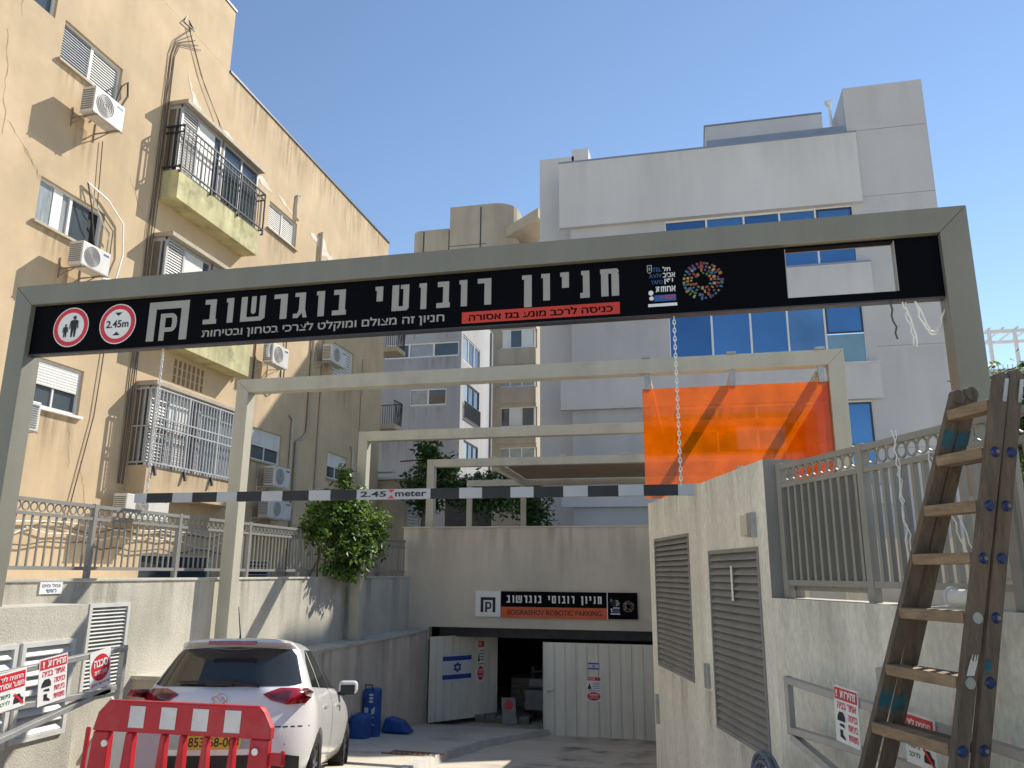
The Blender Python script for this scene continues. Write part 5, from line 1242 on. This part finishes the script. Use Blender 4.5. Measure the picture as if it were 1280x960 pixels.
def tree(label, x, y, z0, ht, R, n, size, seed, group=None, mats=None, nm="leafy_tree"):
    rg = random.Random(seed); t = thing(nm, label, "tree", (x, y, z0), group)
    mb = MB(); cz = z0+ht-R[2]*.9
    mb.tube(wob((x, y, z0), (x+rg.uniform(-.2, .2), y, cz), 6, .05, 0, seed), [.16, .14, .125, .11, .1, .08, .06], 8)
    for k in range(7):
        a = k*.9+rg.random(); e = Vector((x+R[0]*.7*math.cos(a), y+R[1]*.7*math.sin(a), cz+R[2]*rg.uniform(-.2, .5)))
        mb.tube(wob((x, y, cz-R[2]*.5), e, 5, .06, 0, seed+k), [.07, .06, .045, .035, .025, .012], 6)
    mb.build("trunk", M_bark, t)
    f = MB(); leaves(f, (x, y, cz), R, n, size, rg, .5, 3, 22); f.build("crown", mats or [M_leafd, M_leaf, M_leafd], t)
    return t
tree("dark feathery tree behind the garage roof, left of the farthest portal's post", -9.15, 26.5, 2.4, 3.75, (1.05, 1.2, 1.35), 2600, .2, 31)
tree("low spreading tree under the far canopy behind the garage roof", -7.6, 27.5, 2.4, 2.9, (1.7, 1.3, .95), 2300, .2, 32)
tree("dark bush at the far canopy's right post above the garage roof", -6.0, 29.5, 2.4, 2.7, (.9, 1.0, 1.2), 1200, .2, 33)
tree("dense dark tree at the right edge beyond the wooden ladder", 5.75, 14.2, 1.25, 4.2, (1.35, 1.6, 1.45), 4200, .16, 34)
tree("lower leafy tree at the right edge seen through the fence behind the ladder", 4.9, 12.3, 1.25, 1.9, (1.1, 1.3, .7), 1500, .14, 35)

# ------------------------------------------------------------------ left guard frame with its signs
t = thing("guard_frame", "galvanised steel gate frame in front of the left lower wall", "frame", (-5.7, 6, .3))
for a, c, nm in (((4.3, .66), (7.3, .83), "top_rail"), ((4.3, .50), (7.12, .44), "middle_rail"), ((4.6, -.02), (7.2, .47), "brace"), ((7.28, .86), (7.28, .10), "upright")):
    MB().beam((-5.7, *a), (-5.7, *c), .05, .075 if nm != "upright" else .06, (1, 0, 0)).build(nm, M_galv, t, bevel=.005)
XL_ = Vector((0, 1, 0))
def up_tilt(a): return (XL_*math.cos(a)+EZ*math.sin(a)), (EZ*math.cos(a)-XL_*math.sin(a))
X1, Z1 = up_tilt(rad(6))
parking_notice("red and white no-parking sign tied to the left frame at the photo's edge", (-5.655, 5.76, .44), X1, Z1, .30, .31)
warning_sign("red and white danger sign with helmet pictogram on the left galvanised frame", (-5.655, 6.20, .43), X1, Z1, .32, .40)
X2, Z2 = up_tilt(rad(9)); O = Vector((-5.655, 6.82, .47))
t = thing("warning_sign", "white sign with a red round danger disc on the left frame's end", "warning sign", O)
b = MB(); N2 = X2.cross(Z2); b.prism([O, O+X2*.27, O+X2*.27+Z2*.36, O+Z2*.36], -N2*.006); b.build("panel", M_white, t)
b = MB(); disc(b, O, X2, Z2, .135, .20, .12, .125, .003); text_on(b, "זהירות כאן", O+X2*.02+Z2*.03+N2*.003, X2, Z2, .23, .03, True, .02); b.build("red_disc", M_sred, t)
b = MB(); text_on(b, "סכנה", O+X2*.045+Z2*.205+N2*.006, X2, Z2, .18, .07, True, .03); text_on(b, "כאן בונים", O+X2*.055+Z2*.125+N2*.006, X2, Z2, .16, .05, True, .02); b.build("white_lettering", M_white, t)
O = Vector((-6.79, 7.26, 1.365))
t = thing("wall_notice", "small white notice with two lines of letters on the left wall's top", "notice", O)
b = MB().box(-6.797, -6.785, 7.25, 7.56, 1.345, 1.47); b.build("panel", M_white, t)
b = MB(); text_on(b, "גמל מים", Vector((-6.783, 7.28, 1.415)), XL_, EZ, .25, .038, True, .015); text_on(b, "ראשי", Vector((-6.783, 7.34, 1.36)), XL_, EZ, .14, .036, True, .015); b.build("lettering", M_bluep2, t)
t = thing("cardboard_sheet", "pale bent board leaning between the left frame and the red barrier", "board", (-4.9, 6.0, -.4))
b = MB(); 
b.prism([(-5.35, 6.45, -.1), (-4.75, 6.2, -.15), (-4.72, 6.25, .37), (-5.05, 6.35, .52)], (0, .02, 0)); b.build("panel", M_acw, t)
b = MB().prism([(-4.74, 6.2, -.12), (-4.45, 6.35, -.1), (-4.47, 6.38, .34), (-4.72, 6.24, .37)], (0, .02, 0)); b.build("folded_flap", M_silver, t)

# ------------------------------------------------------------------ red plastic barrier
t = thing("road_barrier", "red plastic road barrier with white reflective blocks behind the white car", "barrier", (0, 0, 0))
Wd, Ht, Th = 1.46, 1.02, .07
def bar_poly(mb, pts, y=0.0, th=Th): mb.prism([(x, y, z) for x, z in pts], (0, th, 0))
mb = MB(); xs = [-.73, -.56, -.44, -.385, -.16, -.115, .0, .045, .19, .235, .405, .44, .56, .73]
bar_poly(mb, [(-.73, .80), (.73, .80), (.73, .88), (.665, .985), (.625, Ht), (-.62, Ht), (-.70, .93)])
bars = [(-.73, -.575), (-.455, -.37), (-.165, -.10), (.0-.005, .055), (.185, .245), (.405, .455), (.565, .73)]
for a, c in bars:
    wdn = .0 if a > -.7 and c < .7 else .0
    bar_poly(mb, [(a, .535), (c, .535), (c-.012, .80), (a+.012, .80)])
bar_poly(mb, [(-.78, .44), (.76, .44), (.745, .535), (-.76, .535)])
for a, c in bars: bar_poly(mb, [(a, .14), (c, .14), (c, .44), (a, .44)])
bar_poly(mb, [(-.80, 0), (.78, 0), (.78, .14), (-.80, .14)])
mb.build("panel", M_plastic, t, bevel=.016, bseg=3)
for k in range(7):
    if k % 2 == 0: x0 = -.425+k*.131; MB().box(x0, x0+.128, -.004, -.001, .835, .985).build("reflective_block", M_reflect, t)
for x in (-.60, .63): MB().cyl((x, -.015, .72), (x, -.002, .72), .024, 14).build("fixing_boss", M_white, t)
mb = MB().box(.72, .84, .02, .05, .63, .715).box(.81, .84, .02, .05, .625, .73); mb.build("coupling_hook", M_plastic, t, bevel=.01)
mb = MB().box(-.80, -.72, .02, .05, .50, .52).box(-.80, -.77, .02, .05, .52, .82); mb.build("coupling_hook", M_plastic, t, bevel=.008)
for x in (-.55, .55): MB().box(x-.09, x+.09, -.22, .3, .0, .07).build("foot", M_plastic, t, bevel=.015)
mb = MB(); text_on(mb, "BARRIER", (.30, -.0055, .895), EX, EZ, .11, .016, False, .01); 
del mb
t.location = (-3.755, 5.45, ground_z(5.45)-.0); t.rotation_euler = (rad(-3), 0, rad(1))

# ------------------------------------------------------------------ white hatchback
def make_car():
    car = thing("parked_car", "white hatchback parked with its tail towards the camera behind the red barrier", "car", (0, 0, 0))
    # horizontal slices: z, rear y, front y, half width, plan roundness (rear), exponent
    SL = [(.20, .10, 3.95, .70, .30), (.27, .035, 4.02, .785, .42), (.38, .01, 4.06, .825, .50), (.50, .0, 4.06, .842, .52), (.60, .004, 4.04, .847, .52),
          (.68, .02, 4.0, .846, .50), (.74, .05, 3.92, .843, .46), (.80, .075, 3.80, .838, .44), (.86, .085, 3.62, .828, .42), (.92, .095, 3.40, .812, .40), (.965, .112, 3.22, .792, .38), (1.0, .15, 3.05, .765, .34),
          (1.05, .20, 2.93, .742, .32), (1.12, .265, 2.78, .712, .30), (1.20, .335, 2.60, .676, .28), (1.28, .40, 2.42, .638, .26), (1.34, .445, 2.27, .608, .25), (1.385, .475, 2.12, .583, .25), (1.41, .40, 2.03, .565, .25),
          (1.435, .345, 1.93, .54, .26), (1.455, .355, 1.82, .505, .28), (1.472, .42, 1.7, .45, .3), (1.485, .58, 1.55, .36, .3), (1.492, .78, 1.35, .22, .2)]
    def plan(z, yr, yf, w, rr):
        pts = []; e = 2.55
        nq = 14; rl = min(rr*1.25, (yf-yr)*.45); fl = min(.95, (yf-yr)*.45)
        for i in range(nq+1):                       # rear centre -> right side
            a = math.pi/2*i/nq; pts.append((w*math.sin(a)**(2/e), yr+rl*(1-math.cos(a)**(2/e)) if z < 9 else 0))
        for k in range(1, 14): t_ = k/14; pts.append((w, yr+rl+(yf-fl-yr-rl)*t_))
        for i in range(nq+1): a = math.pi/2*i/nq; pts.append((w*math.cos(a)**(2/e), yf-fl+fl*math.sin(a)**(2/e)))
        return pts
    rings = []
    for s in SL:
        p = plan(*s); rings.append([(x, y, s[0]) for x, y in p]+[(-x, y, s[0]) for x, y in reversed(p[1:-1])])
    n = len(rings[0]); b = MB(); vs = [v for r in rings for v in r]; fs = []
    for j in range(len(rings)-1):
        for i in range(n): fs.append((j*n+i, j*n+(i+1) % n, (j+1)*n+(i+1) % n, (j+1)*n+i))
    fs.append(tuple(range(n-1, -1, -1))); fs.append(tuple((len(rings)-1)*n+i for i in range(n)))
    b.faces(vs, fs); body = b.build("body", M_carw, car, smooth=True)
    # wheel arches
    cut = MB()
    for y in (.78, 3.30):
        for s in (-1, 1): cut.cyl((s*.60, y, .30), (s*1.0, y, .30), .345, 32)
    cu = cut.build("cutter", M_cplast); bo = body.modifiers.new("arch", 'BOOLEAN'); bo.object = cu; bo.operation = 'DIFFERENCE'; bo.solver = 'EXACT'
    dg = bpy.context.evaluated_depsgraph_get(); me = bpy.data.meshes.new_from_object(body.evaluated_get(dg)); body.modifiers.clear(); body.data = me
    bpy.data.objects.remove(cu)
    for p in me.polygons: p.use_smooth = True
    me.materials.clear(); me.materials.append(M_carw); me.materials.append(M_cplast)
    for p in me.polygons:
        p.material_index = 0
    try: me.set_sharp_from_angle(angle=rad(50))
    except Exception: pass
    bv = BVHTree.FromPolygons(vs, fs)
    def patch(name, outline, axis, M, parent, lift=.004, sgn=1, nx=26, nz=14, inner=None):
        """outline in (a,z); cast onto the body along the axis; 'rear' a=x, 'side' a=y"""
        a0 = min(p[0] for p in outline); a1 = max(p[0] for p in outline)
        def zr(a):
            zs = []
            m_ = len(outline)
            for i in range(m_):
                (xa, za), (xb, zb) = outline[i], outline[(i+1) % m_]
                if min(xa, xb)-1e-9 <= a <= max(xa, xb)+1e-9 and abs(xa-xb) > 1e-9: zs.append(za+(zb-za)*(a-xa)/(xb-xa))
                elif abs(xa-xb) < 1e-9 and abs(a-xa) < 1e-6: zs += [za, zb]
            return min(zs), max(zs)
        V = []; Fc = []
        for i in range(nx+1):
            a = a0+(a1-a0)*i/nx; aa = min(max(a, a0+1e-5), a1-1e-5); lo, hi = zr(aa)
            for k in range(nz+1):
                z = lo+(hi-lo)*k/nz
                if axis == 'rear': o, d = Vector((a, -2, z)), Vector((0, 1, 0))
                else: o, d = Vector((sgn*3, a, z)), Vector((-sgn, 0, 0))
                h = bv.ray_cast(o, d)
                q = h[0] if h[0] else o+d*2
                nr = h[1] if h[0] else -d
                if nr.dot(d) > 0: nr = -nr
                V.append(q+nr*lift)
        for i in range(nx):
            for k in range(nz): Fc.append((i*(nz+1)+k, (i+1)*(nz+1)+k, (i+1)*(nz+1)+k+1, i*(nz+1)+k+1))
        b = MB(); b.faces(V, Fc); return b.build(name, M, parent, smooth=True)
    rw = patch("rear_window", [(-.69, 1.05), (-.60, 1.03), (0, 1.02), (.60, 1.03), (.69, 1.05), (.565, 1.36), (.50, 1.385), (0, 1.395), (-.50, 1.385), (-.565, 1.36)], 'rear', M_cglass, car, .005)
    for s in (-1, 1):
        L = patch("tail_light", [(s*.38, .955), (s*.52, 1.01), (s*.775, 1.005), (s*.80, .95), (s*.75, .875), (s*.60, .865), (s*.46, .905)], 'rear', M_lamp, car, .010)
        patch("lamp_lens", [(s*.44, .95), (s*.54, .985), (s*.63, .98), (s*.60, .89), (s*.50, .91)], 'rear', M_lampd, L, .0125, nx=10, nz=6)
        patch("side_window", [(.62, 1.02), (2.85, 1.00), (2.50, 1.17), (2.05, 1.36), (1.6, 1.40), (1.0, 1.385), (.74, 1.25)], 'side', M_cglass, car, .004, s, 30, 10)
        patch("window_pillar", [(1.62, 1.005), (1.72, 1.005), (1.66, 1.40), (1.56, 1.40)], 'side', M_cplast, car, .007, s, 4, 6)
        patch("window_pillar", [(1.02, 1.01), (1.06, 1.01), (1.02, 1.37), (.98, 1.37)], 'side', M_carw, car, .009, s, 4, 6)
        patch("door_seam", [(1.66, .34), (1.672, .34), (1.672, 1.0), (1.66, 1.0)], 'side', M_cplast, car, .0025, s, 1, 14)
        patch("door_seam", [(.98, .62), (.992, .62), (.90, 1.0), (.888, 1.0)], 'side', M_cplast, car, .0025, s, 1, 14)
        for y in (1.15, 2.15):
            hb = MB(); hb.obox((s*.842, y, .835), (.012, 0, 0), (0, .095, 0), (0, 0, .014)); hb.build("door_handle", M_carw, car, bevel=.006)
        mr = MB(); mr.obox((s*.915, 2.42, 1.02), (.115, 0, 0), (0, .065, 0), (0, 0, .075)); o = mr.build("wing_mirror", M_carw, car, bevel=.05, bseg=4)
        k = MB(); k.obox((s*.82, 2.45, .945), (.06, 0, 0), (0, .03, 0), (0, 0, .02)); k.obox((s*.915, 2.353, 1.0), (.085, 0, 0), (0, .004, 0), (0, 0, .045)); k.obox((s*.905, 2.42, .955), (.085, 0, 0), (0, .05, 0), (0, 0, .022)); k.build("mirror_foot", M_cplast, o)
        for y in (.78, 3.30):
            w = thing("wheel", None, None, (0, 0, 0)) if False else None
            ty = MB(); prof = [(.20, -.085), (.285, -.095), (.302, -.07), (.302, .07), (.285, .095), (.20, .085)]
            nn = 36; V = []; Fc = []
            for i in range(nn):
                a = 2*math.pi*i/nn
                for r_, x in prof: V.append((s*(.745+x), y+r_*math.cos(a), .302+r_*math.sin(a)))
            m2 = len(prof)
            for i in range(nn):
                for q in range(m2): Fc.append((i*m2+q, ((i+1) % nn)*m2+q, ((i+1) % nn)*m2+(q+1) % m2, i*m2+(q+1) % m2))
            ty.faces(V, Fc); wo = ty.build("wheel", M_tyre, car)
            rm = MB(); c0 = Vector((s*.82, y, .302)); rm.ring(c0, (s, 0, 0), .205, .175, .10, 32); rm.cyl(c0-Vector((s*.03, 0, 0)), c0-Vector((s*.005, 0, 0)), .045, 14)
            for q in range(7):
                a = q*2*math.pi/7; dr = Vector((0, math.cos(a), math.sin(a))); sd = Vector((0, -math.sin(a), math.cos(a)))
                rm.obox(c0+dr*.11-Vector((s*.015, 0, 0)), dr*.075, sd*.018, Vector((.012, 0, 0)))
            rm.build("rim", M_rim, wo)
    bl_ = MB(); patch("bumper_insert", [(-.74, .27), (.74, .27), (.74, .42), (.6, .45), (-.6, .45), (-.74, .42)], 'rear', M_cplast, car, .006)
    patch("bumper_seam", [(-.80, .672), (.80, .672), (.80, .684), (-.80, .684)], 'rear', M_cplast, car, .002, nz=1)
    patch("tailgate_seam", [(.655, .69), (.667, .69), (.70, .84), (.688, .84)], 'rear', M_cplast, car, .002, nx=1); patch("tailgate_seam", [(-.655, .69), (-.667, .69), (-.70, .84), (-.688, .84)], 'rear', M_cplast, car, .002, nx=1)
    pr = patch("plate_recess", [(-.42, .50), (.42, .50), (.40, .63), (.30, .655), (-.30, .655), (-.40, .63)], 'rear', M_silver, car, .003)
    pl = MB().box(-.26, .26, -.028, -.02, .505, .615); po = pl.build("number_plate", M_plate, car, bevel=.003)
    MB().box(-.26, -.205, -.0305, -.0285, .507, .613).build("blue_band", M_bluep, po)
    pt = MB(); text_on(pt, "853-68-003", (-.195, -.0295, .522), EX, EZ, .44, .078, False, .012); pt.build("plate_digits", M_ink, po)
    # badge: winged v inside an oval
    bd = MB(); c = Vector((0, .078, .915)); N_ = 28
    ring_pts = [c+Vector((.062*math.cos(2*math.pi*i/N_), 0, .048*math.sin(2*math.pi*i/N_))) for i in range(N_+1)]; bd.tube(ring_pts, .006, 6)
    bd.tube([c+Vector((-.058, 0, .012)), c+Vector((-.03, 0, .016)), c+Vector((0, -.002, -.02)), c+Vector((.03, 0, .016)), c+Vector((.058, 0, .012))], .006, 6); bd.build("badge", M_chrome, car)
    bt_ = MB(); text_on(bt_, "HYBRID", (.50, .088, .775), EX, EZ, .12, .02, False, .01); del bt_
    # wiper, brake light, spoiler edge, aerial, sensor dots
    wp = MB(); h = bv.ray_cast(Vector((.02, -2, 1.04)), Vector((0, 1, 0)))[0]; e = bv.ray_cast(Vector((-.42, -2, 1.07)), Vector((0, 1, 0)))[0]; e2 = bv.ray_cast(Vector((.34, -2, 1.03)), Vector((0, 1, 0)))[0]
    U_ = Vector((0, -.035, 0)); wp.tube([e2+U_, h+U_+Vector((.06, -.005, .03)), h+U_+Vector((-.1, 0, .03)), e+U_], [.016, .022, .016, .009], 6); wp.obox(h+Vector((-.05, -.03, .02)), (.12, 0, 0), (0, .018, 0), (0, 0, .026)); wp.build("wiper", M_cplast, car)
    sp_ = MB(); sp_.box(-.23, .23, .335, .36, 1.412, 1.445); sp_.build("brake_light", M_lamp, car, bevel=.006)
    an = MB(); an.tube([(0, .62, 1.47), (0, .60, 1.52), (-.012, .45, 1.78)], [.014, .007, .004], 6); an.build("aerial", M_cplast, car)
    for x in (-.62, -.25, .25, .62):
        q = bv.ray_cast(Vector((x, -2, .53)), Vector((0, 1, 0)))[0]; MB().cyl(q-Vector((0, .004, 0)), q+Vector((0, .01, 0)), .011, 10).build("parking_sensor", M_silver, car)
    ex = MB().cyl((.50, .02, .24), (.50, .2, .24), .03, 12); ex.build("exhaust_pipe", M_chrome, car)
    # underbody so that nothing shows through the arches
    MB().box(-.60, .60, .25, 3.8, .18, .5).build("underbody", M_cplast, car)
    return car
car = make_car()
car.location = (-4.30, 6.75, -.455); car.rotation_euler = (rad(-7.6), 0, rad(17.5))
car.rotation_mode = 'XYZ'

# ------------------------------------------------------------------ dirt runs on walls (thin stains with their own outline)
def grime_mat(name, col, amt, sc=5.0):
    M = bpy.data.materials.new(name); M.use_nodes = True; N = M.node_tree.nodes; L = M.node_tree.links
    B = N["Principled BSDF"]; B.inputs["Base Color"].default_value = (*col, 1); B.inputs["Roughness"].default_value = .95; B.inputs["Specular IOR Level"].default_value = .1
    tc = N.new("ShaderNodeTexCoord"); mp = N.new("ShaderNodeMapping"); mp.inputs["Scale"].default_value = (sc, sc, sc*.09); L.new(tc.outputs["Object"], mp.inputs[0])
    no = N.new("ShaderNodeTexNoise"); no.inputs["Scale"].default_value = 1.0; no.inputs["Detail"].default_value = 6; L.new(mp.outputs[0], no.inputs["Vector"])
    mr = N.new("ShaderNodeMapRange"); mr.inputs[1].default_value = .42; mr.inputs[2].default_value = .68; L.new(no.outputs["Fac"], mr.inputs[0])
    sp = N.new("ShaderNodeSeparateXYZ"); L.new(tc.outputs["UV"], sp.inputs[0])
    def math_(op, a, b2):
        x = N.new("ShaderNodeMath"); x.operation = op
        for i, q in enumerate((a, b2)):
            if isinstance(q, float): x.inputs[i].default_value = q
            else: L.new(q, x.inputs[i])
        return x.outputs[0]
    u1 = math_('SUBTRACT', 1.0, sp.outputs[0]); ed = math_('MULTIPLY', math_('MULTIPLY', sp.outputs[0], u1), 4.0); ed = math_('POWER', ed, .6)
    v = math_('POWER', sp.outputs[1], 1.3); f = math_('MULTIPLY', math_('MULTIPLY', math_('MULTIPLY', mr.outputs[0], ed), v), amt)
    tr = N.new("ShaderNodeBsdfTransparent"); mx = N.new("ShaderNodeMixShader"); L.new(f, mx.inputs[0]); L.new(tr.outputs[0], mx.inputs[1]); L.new(B.outputs[0], mx.inputs[2]); L.new(mx.outputs[0], N["Material Output"].inputs[0])
    return M
def grime(quads, M, parent, name="stain_pattern"):
    """quads: (top-left, top-right, bottom-right, bottom-left)"""
    b = MB()
    for q in quads: b.poly(q)
    o = b.build(name, M, parent); uv = o.data.uv_layers.new(name="UVMap")
    for i in range(len(quads)):
        for k, c in enumerate(((0, 1), (1, 1), (1, 0), (0, 0))): uv.data[i*4+k].uv = c
    return o
GM_b = grime_mat("brown_runs", (.24, .18, .11), .42, 7); GM_g = grime_mat("grey_runs", (.15, .14, .115), .30, 6); GM_s = grime_mat("soft_runs", (.30, .29, .28), .12, 1.6); GM_r = grime_mat("rust_runs", (.20, .09, .04), .7, 9)
qx = lambda X, y0, y1, z1, z0: ((X, y0, z1), (X, y1, z1), (X, y1, z0), (X, y0, z0))
qs = [qx(XF+.005, a-.05, b2+.05, e-.06, e-rr) for a, b2, e, rr in ((10.73, 12.31, 11.0, 1.0), (10.75, 12.38, 7.71, 1.1), (11.2, 12.4, 4.43, 1.3), (18.33, 19.93, 11.0, 1.2), (18.45, 20.0, 4.48, .9), (22.92, 24.37, 4.5, 1.4), (22.9, 24.45, 7.75, 1.3))]
qs += [qx(XF+.0055, 15.95+i*2.2, 18.2+i*2.2, ZT, ZT-1.5-.5*(i % 2)) for i in range(5)] + [qx(XF+.0055, 4.3+i*2.3, 6.6+i*2.3, 10.0, 7.6) for i in range(2)]
qs += [qx(XF+.0065, a, b2, e, e-1.2) for a, b2, e in ((11.1, 11.95, 10.0), (11.3, 12.1, 7.0), (18.2, 19.1, 6.95), (21.6, 22.8, 7.9), (18.7, 19.7, 3.75))]
grime(qs, GM_b, bl)
grime([qx(XB+.003, 13.88, 17.18, 10.33, 9.66)], GM_g, bA); grime([qx(XB+.003, 13.88, 17.28, 7.2, 6.41)], GM_g, bB); grime([qx(XB+.003, 13.92, 17.33, 3.70, 3.12)], GM_b, bC)
wl = bpy.data.objects["retaining_wall"]; grime([qx(-6.796, 4.1+i*1.6, 5.6+i*1.6, 1.47, .3-.2*(i % 3)) for i in range(9)], GM_g, wl)
lw = bpy.data.objects["ledge_wall"]; grime([qx(-6.294, 9+i*1.55, 10.5+i*1.55, .24, -1.3) for i in range(6)], GM_g, lw)
gq = bpy.data.objects["garage_building"]; grime([((x, 18.594, 2.655), (x+1.6, 18.594, 2.655), (x+1.6, 18.594, 1.3), (x, 18.594, 1.3)) for x in (-6.9, -5.4, -3.8, -2.2, -.7)], GM_g, gq)
vw = bpy.data.objects["vent_wall"]
def ql(P, u0, u1, z1, z0): return (P(u0, z1, .004), P(u1, z1, .004), P(u1, z0, .004), P(u0, z0, .004))
grime([ql(PT, .05, 1.5, 2.8, 2.3), ql(PT, 1.6, 3.2, 2.8, 1.6), ql(PT, 3.2, 5.4, 2.8, 2.2), ql(PT, .3, 2.1, -.25, -.9), ql(PT, 3.0, 5.2, .14, -.9), ql(PT, 2.2, 2.6, .15, -.8)], GM_g, vw)
lo = bpy.data.objects["low_wall"]; grime([ql(PL, .1+i*1.1, 1.3+i*1.1, 1.365, .5-.2*(i % 2)) for i in range(6)], GM_g, lo)
qy = lambda Y, x0, x1, z1, z0: ((x0, Y, z1), (x1, Y, z1), (x1, Y, z0), (x0, Y, z0))
grime([qy(YB-.256, -5.2+i*2.1, -3.0+i*2.1, 19.7, 17.6-.4*(i % 3)) for i in range(6)] + [qy(YB-.256, -5.2+i*2.1, -3.0+i*2.1, 13.85, 12.5) for i in range(6)] + [qy(YB-.256, -5.2+i*2.1, -3.0+i*2.1, 9.68, 8.3) for i in range(6)]
      + [qy(YB-.006, 7.5, 10.1, 21.9, 18.0), qy(YB-.006, 7.5, 10.1, 16.8, 13.5), qy(YB-.006, 7.5, 10.1, 10.3, 7.0), qy(YB-.006, -4.7, -.8, 12.4, 9.8), qy(YB-.006, -4.7, -.8, 8.25, 5.5)], GM_s, rb)
grime([qy(GY-.006, -25.9+i*2.3, -23.6+i*2.3, 16.5, 14.2) for i in range(6)] + [qy(GY-.006, -16.6, -12.2, 13.2, 11.8), qy(GY-.006, -15, -12.9, 10.4, 9.0), qy(GY-.006, -20, -12.2, 9.0, 5.0)], GM_g, gb)

dw = bpy.data.objects["driveway"]
jb = MB()
for y in (9.3, 12.4, 15.5): jb.poly([(-3.3, y, ground_z(y)+.004), (-.1, y+.1, ground_z(y+.1)+.004), (-.1, y+.115, ground_z(y+.115)+.004), (-3.3, y+.015, ground_z(y+.015)+.004)])
o = jb.build("joint_line", M_cap, None, origin=(0, 0, 0)); o.parent = dw
tq = []
for x0, x1 in ((-2.9, -2.1), (-1.5, -1.0), (-2.2, -1.7)):
    for ya, yb in ((10.2, 11.5), (11.5, 13.0), (13.0, 14.3), (14.3, 16.2), (16.2, 18.2)):
        tq.append(((x0+.012*ya, yb, ground_z(yb)+.006), (x1+.012*ya, yb, ground_z(yb)+.006), (x1, ya, ground_z(ya)+.006), (x0, ya, ground_z(ya)+.006)))
grime(tq, grime_mat("tyre_dirt", (.06, .055, .05), .55, 2.5), dw, "tyre_marks")
